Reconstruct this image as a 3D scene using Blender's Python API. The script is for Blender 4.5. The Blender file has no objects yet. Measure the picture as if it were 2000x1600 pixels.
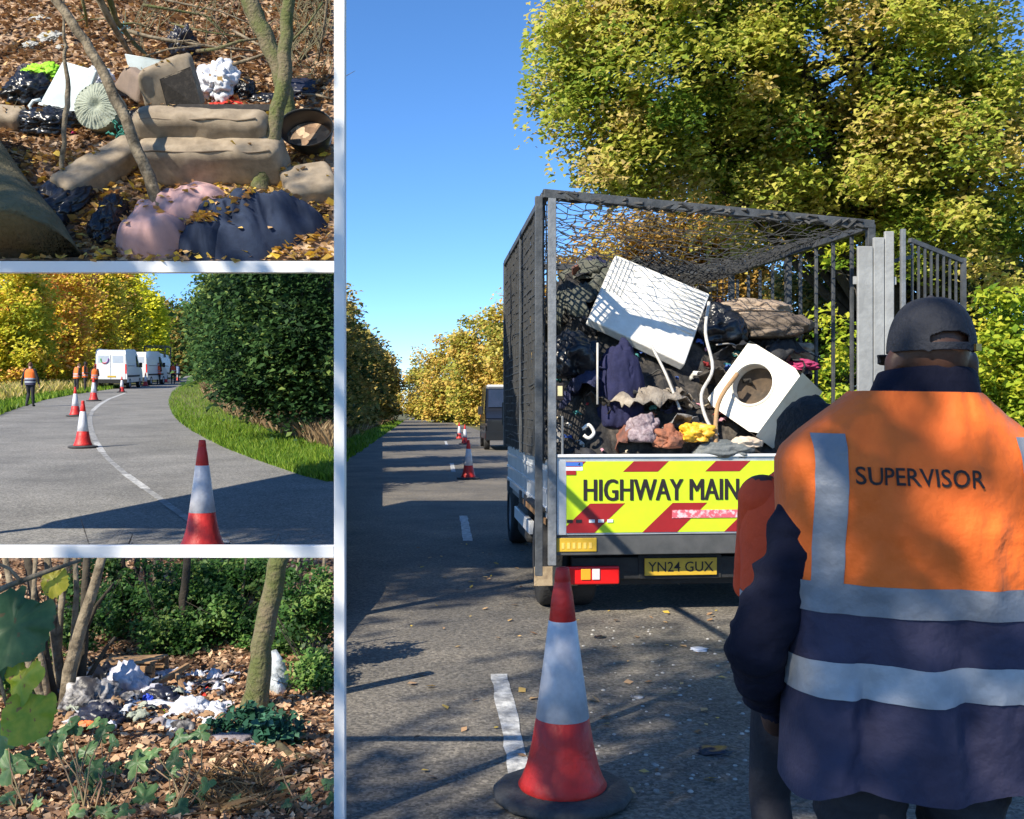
import bpy, bmesh, math, random
import numpy as np
from mathutils import Vector, Matrix, Euler, noise
from mathutils.bvhtree import BVHTree
R = math.radians
sc = bpy.context.scene
COL = sc.collection

# ---------------------------------------------------------------- camera
cam = bpy.data.cameras.new("camera"); cam.sensor_width = 36; cam.lens = 36
cam.clip_start = 0.05; cam.clip_end = 3000
camo = bpy.data.objects.new("camera", cam); COL.objects.link(camo)
camo.location = (0, 0, 1.6); camo.rotation_euler = (R(90), 0, 0)
sc.camera = camo
# ---------------------------------------------------------------- sky + sun
SUN_EL = R(38)
SUN_AZ = (-0.66, -0.75)                       # horizontal direction towards the sun (behind, to one side)
_n = math.hypot(*SUN_AZ)
SDIR = Vector((SUN_AZ[0]/_n*math.cos(SUN_EL), SUN_AZ[1]/_n*math.cos(SUN_EL), math.sin(SUN_EL)))
w = bpy.data.worlds.new("World"); sc.world = w; w.use_nodes = True
nt = w.node_tree; nt.nodes.clear()
sky = nt.nodes.new("ShaderNodeTexSky"); sky.sky_type = 'NISHITA'; sky.sun_disc = False
sky.sun_elevation = SUN_EL; sky.sun_rotation = math.atan2(SUN_AZ[0], SUN_AZ[1])
sky.air_density = 1.0; sky.dust_density = 0.0; sky.ozone_density = 5.0; sky.altitude = 3500
bg = nt.nodes.new("ShaderNodeBackground"); bg.inputs[1].default_value = 0.14
wo = nt.nodes.new("ShaderNodeOutputWorld")
hs = nt.nodes.new("ShaderNodeHueSaturation"); hs.inputs['Saturation'].default_value = 1.12
nt.links.new(sky.outputs[0], hs.inputs['Color']); nt.links.new(hs.outputs[0], bg.inputs[0]); nt.links.new(bg.outputs[0], wo.inputs[0])
sl = bpy.data.lights.new("sun", 'SUN'); sl.energy = 4.6; sl.angle = R(0.5); sl.color = (1.0, 0.91, 0.75)
so = bpy.data.objects.new("sun", sl); COL.objects.link(so)
so.rotation_euler = SDIR.to_track_quat('Z', 'Y').to_euler(); so.location = (-20, -20, 30)
sc.view_settings.view_transform = 'Standard'; sc.view_settings.look = 'None'
sc.view_settings.exposure = 0.8; sc.view_settings.gamma = 1.0
sc.view_settings.use_curve_mapping = False
sc.cycles.max_bounces = 6; sc.cycles.transparent_max_bounces = 8
sc.cycles.use_denoising = True

# ---------------------------------------------------------------- helpers
def P(px, py, d):
    """point that lies d metres ahead on the ray of a photo pixel"""
    return Vector(((px-1000)/2000*d, d, 1.6-(py-800)/2000*d))
def G(px, py):                                 # on the main road level, z = 0
    return P(px, py, 3200/(py-800))
S_ML = 0.044
def ML(px, py):                                # on the rising road of the side valley
    p = P(px, py, 3200/(py-712)); return p
def MLz(d): return S_ML*d
def MLd(px, d, h=0):
    return Vector(((px-1000)/2000*d, d, S_ML*d+h))
TO = Vector((0, 7.86, 2.745)); TA = R(45)
TV = Vector((0, math.cos(TA), math.sin(TA))); TN = Vector((0, -math.sin(TA), math.cos(TA)))
CAMP = Vector((0, 0, 1.6))
def TL(px, py, wl=0.0):                        # on the steep woodland bank, wl metres above its face
    r = Vector(((px-1000)/2000, 1, -(py-800)/2000))
    o = TO+TN*wl
    t = (o-CAMP).dot(TN)/r.dot(TN)
    return CAMP+r*t
def TLM(px, py, wl=0.0, rot=0.0, tip=(0, 0)):
    m = Matrix(((1, 0, 0), tuple(TV), tuple(TN))).transposed().to_4x4()
    return Matrix.Translation(TL(px, py, wl)) @ m @ Matrix.Rotation(rot, 4, 'Z') @ Matrix.Rotation(tip[0], 4, 'X') @ Matrix.Rotation(tip[1], 4, 'Y')

MATS = {}
def nodes_of(name):
    m = bpy.data.materials.new(name); m.use_nodes = True
    t = m.node_tree; b = t.nodes["Principled BSDF"]
    MATS[name] = m
    return m, t, b
def mat(name, c, rough=0.6, c2=None, scale=6.0, bump=0.0, bscale=60.0, metal=0.0, spec=0.5, coat=0.0, detail=5, lo=0.35, hi=0.65, sheen=0.0, trans=0.0, rvar=0.0):
    if name in MATS: return MATS[name]
    m, t, b = nodes_of(name)
    b.inputs['Roughness'].default_value = rough; b.inputs['Metallic'].default_value = metal
    b.inputs['Specular IOR Level'].default_value = spec; b.inputs['Coat Weight'].default_value = coat
    if sheen: b.inputs['Sheen Weight'].default_value = sheen
    if trans: b.inputs['Transmission Weight'].default_value = trans
    b.inputs['Base Color'].default_value = (*c, 1)
    tc = t.nodes.new("ShaderNodeTexCoord")
    if c2 is not None:
        n = t.nodes.new("ShaderNodeTexNoise"); n.inputs['Scale'].default_value = scale; n.inputs['Detail'].default_value = detail
        n.inputs['Roughness'].default_value = 0.65
        r = t.nodes.new("ShaderNodeValToRGB"); r.color_ramp.elements[0].position = lo; r.color_ramp.elements[1].position = hi
        r.color_ramp.elements[0].color = (*c, 1); r.color_ramp.elements[1].color = (*c2, 1)
        t.links.new(tc.outputs['Object'], n.inputs['Vector']); t.links.new(n.outputs['Fac'], r.inputs['Fac']); t.links.new(r.outputs['Color'], b.inputs['Base Color'])
        if rvar:
            mr = t.nodes.new("ShaderNodeMapRange"); mr.inputs['To Min'].default_value = rough-rvar; mr.inputs['To Max'].default_value = rough+rvar
            t.links.new(n.outputs['Fac'], mr.inputs['Value']); t.links.new(mr.outputs['Result'], b.inputs['Roughness'])
    if bump:
        n2 = t.nodes.new("ShaderNodeTexNoise"); n2.inputs['Scale'].default_value = bscale; n2.inputs['Detail'].default_value = 6
        bp = t.nodes.new("ShaderNodeBump"); bp.inputs['Strength'].default_value = bump; bp.inputs['Distance'].default_value = 0.02
        t.links.new(tc.outputs['Object'], n2.inputs['Vector']); t.links.new(n2.outputs['Fac'], bp.inputs['Height']); t.links.new(bp.outputs['Normal'], b.inputs['Normal'])
    return m
def ramp_of(t, cols):
    r = t.nodes.new("ShaderNodeValToRGB"); e = r.color_ramp.elements
    while len(e) < len(cols): e.new(0.5)
    for i, c in enumerate(cols):
        e[i].position = i/(len(cols)-1); e[i].color = (*c, 1)
    return r
def leafmat(name, cols, trans=0.35, rough=0.5, spec=0.3):
    if name in MATS: return MATS[name]
    m, t, b = nodes_of(name)
    a = t.nodes.new("ShaderNodeAttribute"); a.attribute_name = "tint"
    r = ramp_of(t, cols); t.links.new(a.outputs['Fac'], r.inputs['Fac']); t.links.new(r.outputs['Color'], b.inputs['Base Color'])
    b.inputs['Roughness'].default_value = rough; b.inputs['Specular IOR Level'].default_value = spec
    tr = t.nodes.new("ShaderNodeBsdfTranslucent"); t.links.new(r.outputs['Color'], tr.inputs['Color'])
    mx = t.nodes.new("ShaderNodeMixShader"); mx.inputs[0].default_value = trans
    t.links.new(b.outputs[0], mx.inputs[1]); t.links.new(tr.outputs[0], mx.inputs[2])
    t.links.new(mx.outputs[0], t.nodes["Material Output"].inputs[0])
    return m
def litter(name, cols, scale=18.0, bump=0.6):
    m, t, b = nodes_of(name)
    tc = t.nodes.new("ShaderNodeTexCoord")
    v = t.nodes.new("ShaderNodeTexVoronoi"); v.inputs['Scale'].default_value = scale; v.inputs['Randomness'].default_value = 1
    n = t.nodes.new("ShaderNodeTexNoise"); n.inputs['Scale'].default_value = scale*0.6; n.inputs['Detail'].default_value = 4
    mp = t.nodes.new("ShaderNodeMix"); mp.data_type = 'RGBA'; mp.inputs[0].default_value = 0.06
    t.links.new(tc.outputs['Object'], n.inputs['Vector']); t.links.new(tc.outputs['Object'], mp.inputs[6]); t.links.new(n.outputs['Color'], mp.inputs[7])
    t.links.new(mp.outputs[2], v.inputs['Vector'])
    sp = t.nodes.new("ShaderNodeSeparateColor"); t.links.new(v.outputs['Color'], sp.inputs[0])
    r = ramp_of(t, cols); t.links.new(sp.outputs[0], r.inputs['Fac']); t.links.new(r.outputs['Color'], b.inputs['Base Color'])
    bp = t.nodes.new("ShaderNodeBump"); bp.inputs['Strength'].default_value = bump; bp.inputs['Distance'].default_value = 0.03
    t.links.new(v.outputs['Distance'], bp.inputs['Height']); t.links.new(bp.outputs['Normal'], b.inputs['Normal'])
    b.inputs['Roughness'].default_value = 0.75
    return m
def asphalt(name, lo, hi, bump=0.5):
    m, t, b = nodes_of(name)
    tc = t.nodes.new("ShaderNodeTexCoord")
    n1 = t.nodes.new("ShaderNodeTexNoise"); n1.inputs['Scale'].default_value = 0.7; n1.inputs['Detail'].default_value = 8; n1.inputs['Roughness'].default_value = 0.65
    n2 = t.nodes.new("ShaderNodeTexVoronoi"); n2.inputs['Scale'].default_value = 75
    n3 = t.nodes.new("ShaderNodeTexNoise"); n3.inputs['Scale'].default_value = 28; n3.inputs['Detail'].default_value = 6
    for n in (n1, n2, n3): t.links.new(tc.outputs['Object'], n.inputs['Vector'])
    r1 = ramp_of(t, [lo, hi]); r1.color_ramp.elements[0].position = .3; r1.color_ramp.elements[1].position = .72
    t.links.new(n1.outputs['Fac'], r1.inputs['Fac'])
    sp = t.nodes.new("ShaderNodeSeparateColor"); t.links.new(n2.outputs['Color'], sp.inputs[0])
    mr = t.nodes.new("ShaderNodeMapRange"); mr.inputs['To Min'].default_value = 0.55; mr.inputs['To Max'].default_value = 1.55
    t.links.new(sp.outputs[0], mr.inputs['Value'])
    mr3 = t.nodes.new("ShaderNodeMapRange"); mr3.inputs['From Min'].default_value = .3; mr3.inputs['From Max'].default_value = .7; mr3.inputs['To Min'].default_value = 0.7; mr3.inputs['To Max'].default_value = 1.3
    t.links.new(n3.outputs['Fac'], mr3.inputs['Value'])
    mu = t.nodes.new("ShaderNodeMath"); mu.operation = 'MULTIPLY'; t.links.new(mr.outputs[0], mu.inputs[0]); t.links.new(mr3.outputs[0], mu.inputs[1])
    vm = t.nodes.new("ShaderNodeVectorMath"); vm.operation = 'SCALE'; t.links.new(r1.outputs['Color'], vm.inputs[0]); t.links.new(mu.outputs[0], vm.inputs['Scale'])
    t.links.new(vm.outputs[0], b.inputs['Base Color'])
    bp = t.nodes.new("ShaderNodeBump"); bp.inputs['Strength'].default_value = bump; bp.inputs['Distance'].default_value = 0.01
    t.links.new(mu.outputs[0], bp.inputs['Height']); t.links.new(bp.outputs['Normal'], b.inputs['Normal'])
    b.inputs['Roughness'].default_value = 0.85
    return m

def tag(o, label=None, cat=None, group=None, kind=None):
    if label: o['label'] = label
    if cat: o['category'] = cat
    if group: o['group'] = group
    if kind: o['kind'] = kind
    return o
def thing(name, label, cat, loc=(0, 0, 0), rz=0.0, group=None, matrix=None):
    o = bpy.data.objects.new(name, None); COL.objects.link(o); o.empty_display_size = 0.1
    if matrix is not None: o.matrix_world = matrix
    else:
        o.location = loc; o.rotation_euler = (0, 0, rz)
    return tag(o, label, cat, group)

class MB:
    def __init__(s): s.v = []; s.f = []
    def add(s, vs, fs):
        k = len(s.v); s.v += [tuple(v) for v in vs]; s.f += [tuple(i+k for i in f) for f in fs]; return s
    def box(s, c, size, rot=None):
        c = Vector(c); x, y, z = (i/2 for i in size)
        vs = [Vector(p) for p in ((-x,-y,-z),(x,-y,-z),(x,y,-z),(-x,y,-z),(-x,-y,z),(x,-y,z),(x,y,z),(-x,y,z))]
        if rot is not None:
            q = rot if isinstance(rot, Matrix) else Euler(rot).to_matrix()
            vs = [q @ v for v in vs]
        return s.add([v+c for v in vs], [(3,2,1,0),(4,5,6,7),(0,1,5,4),(1,2,6,5),(2,3,7,6),(3,0,4,7)])
    def hexa(s, bottom, top):
        return s.add(list(bottom)+list(top), [(3,2,1,0),(4,5,6,7),(0,1,5,4),(1,2,6,5),(2,3,7,6),(3,0,4,7)])
    def slab(s, quad, th):
        q = [Vector(p) for p in quad]; n = (q[1]-q[0]).cross(q[3]-q[0]).normalized()
        return s.hexa([p-n*th for p in q], q)
    def bar(s, a, b, w_, h_=None):
        a, b = Vector(a), Vector(b); h_ = h_ or w_; dv = b-a; L = dv.length
        return s.box((a+b)/2, (w_, h_, L), dv.to_track_quat('Z', 'Y').to_matrix())
    def tube(s, pts, rad, n=8, cap=True):
        pts = [Vector(p) for p in pts]; m = len(pts)
        if not hasattr(rad, '__len__'): rad = [rad]*m
        k = len(s.v); up = None
        for i, p in enumerate(pts):
            d = (pts[min(i+1, m-1)]-pts[max(i-1, 0)]).normalized()
            if up is None: up = d.orthogonal().normalized()
            up = (up-d*up.dot(d))
            up = up.normalized() if up.length > 1e-5 else d.orthogonal().normalized()
            sd = d.cross(up)
            for j in range(n):
                a = 2*math.pi*j/n
                s.v.append(tuple(p+(up*math.cos(a)+sd*math.sin(a))*rad[i]))
        for i in range(m-1):
            for j in range(n):
                a = k+i*n+j; b = k+i*n+(j+1) % n
                s.f.append((a, b, b+n, a+n))
        if cap:
            s.f.append(tuple(k+j for j in range(n))[::-1]); s.f.append(tuple(k+(m-1)*n+j for j in range(n)))
        return s
    def lathe(s, prof, n=32, axis='Z', c=(0, 0, 0), cap=True):
        k = len(s.v); c = Vector(c)
        for r, z in prof:
            for j in range(n):
                a = 2*math.pi*j/n; x, y = r*math.cos(a), r*math.sin(a)
                v = (x, y, z) if axis == 'Z' else ((z, x, y) if axis == 'X' else (y, z, x))
                s.v.append(tuple(c+Vector(v)))
        for i in range(len(prof)-1):
            for j in range(n):
                a = k+i*n+j; b = k+i*n+(j+1) % n
                s.f.append((a, b, b+n, a+n))
        if cap:
            s.f.append(tuple(k+j for j in range(n))[::-1]); s.f.append(tuple(k+(len(prof)-1)*n+j for j in range(n)))
        return s
    def grid(s, fn, nu, nv, wrap=False):
        k = len(s.v)
        for i in range(nv+1):
            for j in range(nu+(0 if wrap else 1)):
                s.v.append(tuple(fn(j/nu, i/nv)))
        W = nu+(0 if wrap else 1)
        for i in range(nv):
            for j in range(nu):
                a = k+i*W+j; b = k+i*W+((j+1) % W if wrap else j+1)
                s.f.append((a, b, b+W, a+W))
        return s
    def poly(s, pts): return s.add(pts, [tuple(range(len(pts)))])
    def build(s, name, m=None, parent=None, smooth=False, bevel=0.0, seg=2, solid=0.0, loc=None):
        me = bpy.data.meshes.new(name); me.from_pydata(s.v, [], s.f); me.update()
        return link(name, me, m, parent, smooth, bevel, seg, solid, loc)
def link(name, me, m=None, parent=None, smooth=False, bevel=0.0, seg=2, solid=0.0, loc=None):
    o = bpy.data.objects.new(name, me); COL.objects.link(o)
    if m: me.materials.append(m)
    if parent: o.parent = parent
    if loc is not None: o.location = loc
    if smooth:
        me.polygons.foreach_set('use_smooth', [True]*len(me.polygons))
    if solid:
        md = o.modifiers.new("solid", 'SOLIDIFY'); md.thickness = solid; md.offset = 0
    if bevel:
        md = o.modifiers.new("bevel", 'BEVEL'); md.width = bevel; md.segments = seg; md.limit_method = 'ANGLE'; md.angle_limit = R(35)
    return o
def copy_tree(o, parent=None):
    c = o.copy(); COL.objects.link(c)
    if parent is not None: c.parent = parent
    for ch in list(o.children):
        copy_tree(ch, c)
    return c

def leaves(name, pts, size, m, parent=None, tint=None, seed=0, up=0.5, wid=0.62, svar=0.45, fold=0.18, sunb=0.0):
    """many small leaf faces, one rhombic folded leaf on each point"""
    rg = np.random.default_rng(seed); pts = np.asarray(pts, dtype=np.float64); n = len(pts)
    nrm = rg.normal(size=(n, 3)); nrm[:, 2] = np.abs(nrm[:, 2])+up; nrm += np.array(tuple(SDIR))*sunb; nrm /= np.linalg.norm(nrm, axis=1)[:, None]
    a = rg.normal(size=(n, 3)); a -= (a*nrm).sum(1)[:, None]*nrm; a /= np.linalg.norm(a, axis=1)[:, None]
    b = np.cross(nrm, a); s = size*(1+svar*(rg.random(n)*2-1))[:, None]
    V = np.empty((n, 4, 3)); V[:, 0] = pts-a*s*.5; V[:, 1] = pts+b*s*.5*wid+nrm*s*fold; V[:, 2] = pts+a*s*.5; V[:, 3] = pts-b*s*.5*wid+nrm*s*fold
    me = bpy.data.meshes.new(name); me.vertices.add(4*n); me.vertices.foreach_set('co', V.ravel().astype(np.float32))
    me.loops.add(4*n); me.loops.foreach_set('vertex_index', np.arange(4*n, dtype=np.int32))
    me.polygons.add(n); me.polygons.foreach_set('loop_start', np.arange(0, 4*n, 4, dtype=np.int32))
    try: me.polygons.foreach_set('loop_total', np.full(n, 4, dtype=np.int32))
    except Exception: pass
    me.update(calc_edges=True)
    if tint is None: tint = rg.random(n)
    at = me.attributes.new("tint", 'FLOAT', 'FACE'); at.data.foreach_set('value', np.clip(tint, 0, 1).astype(np.float32))
    return link(name, me, m, parent)
def blades(name, pts, h, wd, m, parent=None, tint=None, seed=0, lean=0.35):
    rg = np.random.default_rng(seed); pts = np.asarray(pts, dtype=np.float64); n = len(pts)
    hh = np.broadcast_to(np.asarray(h, dtype=np.float64), (n,))*(0.55+0.9*rg.random(n))
    an = rg.random(n)*6.283; dx = np.stack([np.cos(an), np.sin(an), np.zeros(n)], 1)
    ln = rg.random(n)*6.283; dl = np.stack([np.cos(ln), np.sin(ln), np.zeros(n)], 1)*(hh*lean*rg.random(n)*1.6)[:, None]
    upv = np.zeros((n, 3)); upv[:, 2] = hh
    w2 = wd*(0.6+0.8*rg.random(n))[:, None]*.5
    V = np.empty((n, 4, 3)); V[:, 0] = pts-dx*w2; V[:, 1] = pts+dx*w2; V[:, 2] = pts+dx*w2*.7+upv*.55+dl*.35; V[:, 3] = pts+upv+dl
    me = bpy.data.meshes.new(name); me.vertices.add(4*n); me.vertices.foreach_set('co', V.ravel().astype(np.float32))
    me.loops.add(4*n); me.loops.foreach_set('vertex_index', np.arange(4*n, dtype=np.int32))
    me.polygons.add(n); me.polygons.foreach_set('loop_start', np.arange(0, 4*n, 4, dtype=np.int32))
    try: me.polygons.foreach_set('loop_total', np.full(n, 4, dtype=np.int32))
    except Exception: pass
    me.update(calc_edges=True)
    if tint is None: tint = rg.random(n)
    at = me.attributes.new("tint", 'FLOAT', 'FACE'); at.data.foreach_set('value', np.clip(tint, 0, 1).astype(np.float32))
    return link(name, me, m, parent)
def crown_pts(ells, nclump, per, cr, seed, shell=0.5, tbase=0.5, tclump=0.25, tleaf=0.18, flat=0.7):
    """leaf positions in clumps spread through a set of ellipsoids ((cx,cy,cz),(rx,ry,rz))"""
    rg = np.random.default_rng(seed); vol = np.array([e[1][0]*e[1][1]*e[1][2] for e in ells])**.75; vol /= vol.sum()
    which = rg.choice(len(ells), nclump, p=vol); P_ = []; T_ = []
    for k in which:
        c, r = ells[k]; d = rg.normal(size=3); d /= np.linalg.norm(d)
        q = shell+(1-shell)*rg.random()**.6
        cc = np.array(c)+d*np.array(r)*q*(1+.12*rg.normal())
        n = int(per*(0.4+1.2*rg.random())); rr = cr*(0.6+0.8*rg.random())
        g = np.clip(rg.normal(size=(n, 3)), -1.7, 1.7)*rr*np.array([1, 1, flat])*.6
        g[:, 2] -= (g[:, 0]**2+g[:, 1]**2)*.25/max(rr, .01)
        P_.append(cc+g); T_.append(tbase+tclump*rg.normal()+tleaf*rg.normal(size=n))
    return np.concatenate(P_), np.concatenate(T_)
def proj(p):
    p = np.asarray(p); return 1000+2000*p[:, 0]/p[:, 1], 800-2000*(p[:, 2]-1.6)/p[:, 1]
def limbs(mb, base, top, r0, ends, rnd, n=7, bend=.12):
    """tapered trunk from base to top with limbs running out to the given points"""
    base, top = Vector(base), Vector(top); pts = []; m = 7
    for i in range(m+1):
        f = i/m; pts.append(base.lerp(top, f)+Vector((rnd.uniform(-1, 1), rnd.uniform(-1, 1), 0))*bend*r0*4*math.sin(math.pi*f))
    mb.tube(pts, [r0*1.35]+[r0*(1-.72*i/m) for i in range(1, m+1)], n+2)
    for e in ends:
        e = Vector(e); f = rnd.uniform(.35, .95); s = pts[min(m-1, int(f*m))]; mid = s.lerp(e, .5)+Vector((rnd.uniform(-.3, .3), rnd.uniform(-.3, .3), rnd.uniform(0, .5)))
        r = r0*(1-.7*f)*.55; mb.tube([s, s.lerp(mid, .5), mid, mid.lerp(e, .6), e], [r, r*.8, r*.6, r*.4, r*.15], max(4, n-2))
def tree(name, label, base, top, r0, ells, nclump, per, cr, lsize, lm, bm, seed, group=None, clip=None, shell=.5, tb=.5, tc=.25, nl=9, up=.5, cat='tree'):
    rnd = random.Random(seed); b = Vector(base)
    t = thing(name, label, cat, b, 0, group)
    pts, ti = crown_pts(ells, nclump, per, cr, seed, shell, tb, tc)
    if clip is not None:
        k = clip(pts); pts, ti = pts[k], ti[k]
    ends = [pts[rnd.randrange(len(pts))] for _ in range(nl)]
    mb = MB(); limbs(mb, (0, 0, -.15), Vector(top)-b, r0, [Vector(e)-b for e in ends], rnd)
    mb.build('trunk', bm, t, True)
    leaves('crown', pts-np.array(b), lsize, lm, t, ti, seed, up, sunb=.9)
    return t

def fbm(p, s, o=4): return noise.fractal(Vector(p)*s, 1.0, 2.0, o)
def ico(sub):
    bm = bmesh.new(); bmesh.ops.create_icosphere(bm, subdivisions=sub, radius=1)
    v = [x.co.copy() for x in bm.verts]; f = [tuple(y.index for y in x.verts) for x in bm.faces]; bm.free(); return v, f
ICO = {k: ico(k) for k in (2, 3, 4, 5)}
def blob(name, m, parent, rad, seed, amp=.25, freq=1.6, sub=4, crumple=.12, cf=5.0, flat=-.5, matrix=None, loc=None, fine=1.0):
    """crumpled soft body: bag, bundle, cloth heap"""
    vs, fs = ICO[sub]; off = Vector((seed*7.13, seed*3.7, seed*1.9)); out = []
    for v in vs:
        k = 1+amp*fbm(v+off, freq, 3)
        w1 = (v+off)+Vector((fbm(v+off, 1.3, 2), fbm(v-off, 1.3, 2), 0))*.5
        c1 = max(0, 1-abs(noise.noise(w1*cf*.8))*4.5); c2 = max(0, 1-abs(noise.noise((v-off)*cf*2.0))*3.5)
        k += crumple*(.35-.95*c1*c1-fine*.40*c2*c2+fine*.18*noise.noise((v+off)*cf*3.5))
        q = Vector((v.x*rad[0]*k, v.y*rad[1]*k, v.z*rad[2]*k))
        fl = flat*rad[2]
        if q.z < fl: q.z = fl+(q.z-fl)*.15
        q.z -= fl
        out.append(q)
    mb = MB(); mb.add(out, fs); o = mb.build(name, m, parent, True)
    if matrix is not None: o.matrix_world = matrix
    if loc is not None: o.location = loc
    return o
def sheet_pts(sx, sy, seed, amp=.35, n=12):
    """crumpled sheet of cloth, card or plastic"""
    vs = []; o = Vector((seed*3.3, seed*1.7, seed)); m = max(sx, sy)
    for j in range(n+1):
        for i in range(n+1):
            u, v = i/n-.5, j/n-.5; q = Vector((u*1.0, v*1.0, 0)); e = 1+.25*fbm(Vector((u, v, 9))+o, 3, 2)
            d = Vector((noise.noise(q*3+o), noise.noise(q*3-o), 0))*.16
            f1 = 1-2*abs(noise.noise(Vector((u*4.5, v*1.8, 0))+o)); f2 = 1-2*abs(noise.noise(Vector((v*7, u*4, 5))+o))
            vs.append(((u*e+d.x)*sx, (v*e+d.y)*sy, m*amp*(.55*f1+.3*f2-1.6*(u*u+v*v)+.35)))
    return vs, [(j*(n+1)+i, j*(n+1)+i+1, (j+1)*(n+1)+i+1, (j+1)*(n+1)+i) for j in range(n) for i in range(n)]
def rbox_pts(size, r, n, amp=0.0, freq=3.0, seed=0, sag=0.0):
    """soft box (cushion, mattress) as verts + faces"""
    vs = []; fs = []; hx, hy, hz = (s/2 for s in size); r = min(r, hx, hy, hz)*.999
    idx = {}
    def vert(p):
        key = tuple(round(c, 5) for c in p)
        if key not in idx:
            c = Vector((max(-hx+r, min(hx-r, p[0]*hx)), max(-hy+r, min(hy-r, p[1]*hy)), max(-hz+r, min(hz-r, p[2]*hz))))
            q = Vector((p[0]*hx, p[1]*hy, p[2]*hz)); dlt = q-c
            if dlt.length > 1e-6: q = c+dlt.normalized()*r
            if amp: q += q.normalized()*amp*noise.fractal(q*freq+Vector((seed, seed*2, 0)), 1, 2, 3)
            if sag: q.z -= sag*(1-p[0]**2)*(1-p[1]**2)
            idx[key] = len(vs); vs.append(q)
        return idx[key]
    for ax in range(3):
        for sg in (-1, 1):
            for i in range(n):
                for j in range(n):
                    quad = []
                    for (a, b) in ((i, j), (i+1, j), (i+1, j+1), (i, j+1)):
                        u, v = -1+2*a/n, -1+2*b/n; p = [0, 0, 0]; p[ax] = sg; p[(ax+1) % 3] = u; p[(ax+2) % 3] = v
                        quad.append(vert(p))
                    fs.append(tuple(quad if sg > 0 else quad[::-1]))
    return vs, fs
def rbox(name, m, parent, size, r, c=(0, 0, 0), rot=None, n=10, amp=0., freq=3., seed=0, sag=0., matrix=None):
    vs, fs = rbox_pts(size, r, n, amp, freq, seed, sag)
    q = Euler(rot).to_matrix() if rot is not None else Matrix.Identity(3)
    mb = MB(); mb.add([q @ v+Vector(c) for v in vs], fs); o = mb.build(name, m, parent, True)
    if matrix is not None: o.matrix_world = matrix
    return o
def catmull(pts, n=5):
    pts = [Vector(p) for p in pts]; out = []
    for i in range(len(pts)-1):
        a, b, c, d = pts[max(i-1, 0)], pts[i], pts[i+1], pts[min(i+2, len(pts)-1)]
        for k in range(n):
            t = k/n; out.append(.5*((2*b)+(c-a)*t+(2*a-5*b+4*c-d)*t*t+(3*b-a-3*c+d)*t**3))
    return out+[pts[-1]]
def text_mesh(s, size, font_sx=1.0, bold=0.0):
    cu = bpy.data.curves.new("lettering", 'FONT'); cu.body = s; cu.size = size; cu.align_x = 'LEFT'; cu.offset = bold; cu.resolution_u = 3
    o = bpy.data.objects.new("lettering", cu); COL.objects.link(o); bpy.context.view_layer.update()
    me = bpy.data.meshes.new_from_object(o.evaluated_get(bpy.context.evaluated_depsgraph_get()))
    bpy.data.objects.remove(o); bpy.data.curves.remove(cu)
    xs = [v.co.x for v in me.vertices]; ys = [v.co.y for v in me.vertices]
    x0, x1, y0, y1 = min(xs), max(xs), min(ys), max(ys)
    for v in me.vertices: v.co.x -= x0; v.co.y -= y0
    return me, x1-x0, y1-y0
# ================================================================ THE SETTING
M_road = asphalt("asphalt_main", (.080, .076, .070), (.205, .180, .145))
M_road2 = asphalt("asphalt_valley", (.13, .126, .116), (.25, .24, .22), .35)
M_paint = mat("road_paint", (.62, .62, .60), .7, (.25, .25, .25), 14, .3, 80, lo=.38, hi=.62)
M_paint_faded = mat("road_paint_faded", (.36, .36, .35), .8, (.17, .17, .17), 9, lo=.4, hi=.6)
M_earth = mat("rough_grassland", (.055, .075, .022), .95, (.16, .13, .055), 1.3, .6, 12)
M_verge = mat("verge_soil", (.10, .12, .03), .95, (.17, .14, .06), 2.5, .6, 20)
LIT = [(.035, .022, .014), (.14, .08, .045), (.28, .17, .10), (.08, .05, .03), (.42, .28, .17), (.20, .12, .07), (.55, .40, .26)]
M_litter = litter("leaf_litter_bank", LIT, 17)
M_litter2 = litter("leaf_litter_hollow", LIT, 26)
M_soil = mat("dark_soil", (.03, .02, .014), .95, (.07, .05, .03), 9, .6, 30)
M_white = mat("white_gloss_board", (.90, .90, .90), .35, (.86, .86, .86), 3)
M_bark = mat("bark_olive", (.13, .11, .055), .9, (.045, .037, .022), 7, .9, 26, lo=.4, hi=.62)
M_bark_l = mat("bark_pale", (.27, .22, .15), .9, (.09, .07, .045), 9, .9, 30, lo=.4, hi=.62)
M_bark_d = mat("bark_dark", (.06, .05, .036), .95, (.028, .022, .016), 6, .8, 24)
M_bark_g = mat("bark_mossy", (.10, .115, .035), .95, (.17, .14, .085), 5, 1.0, 40, lo=.4, hi=.6)
# leaves
L_maple = leafmat("leaf_field_maple", [(.09, .17, .025), (.24, .33, .04), (.46, .51, .085), (.66, .62, .13), (.66, .52, .20)], .5)
L_brown = leafmat("leaf_russet", [(.22, .15, .04), (.46, .27, .07), (.64, .40, .09), (.54, .45, .10), (.34, .30, .06)], .35)
L_hedge = leafmat("leaf_hedge", [(.05, .085, .02), (.13, .16, .035), (.30, .27, .065), (.48, .34, .10), (.54, .43, .14)], .4)
L_far = leafmat("leaf_far_hedge", [(.16, .20, .04), (.36, .38, .06), (.58, .48, .09), (.68, .44, .12), (.54, .48, .11)], .35)
L_dark = leafmat("leaf_shaded_green", [(.012, .032, .013), (.028, .068, .022), (.045, .105, .030), (.085, .16, .045), (.20, .27, .07)], .3, .6, .15)  # the shade on the elms is put into this dark leaf colour
L_gold = leafmat("leaf_gold", [(.36, .42, .05), (.68, .66, .07), (.88, .76, .08), (.90, .62, .12), (.88, .44, .16)], .45)
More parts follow.
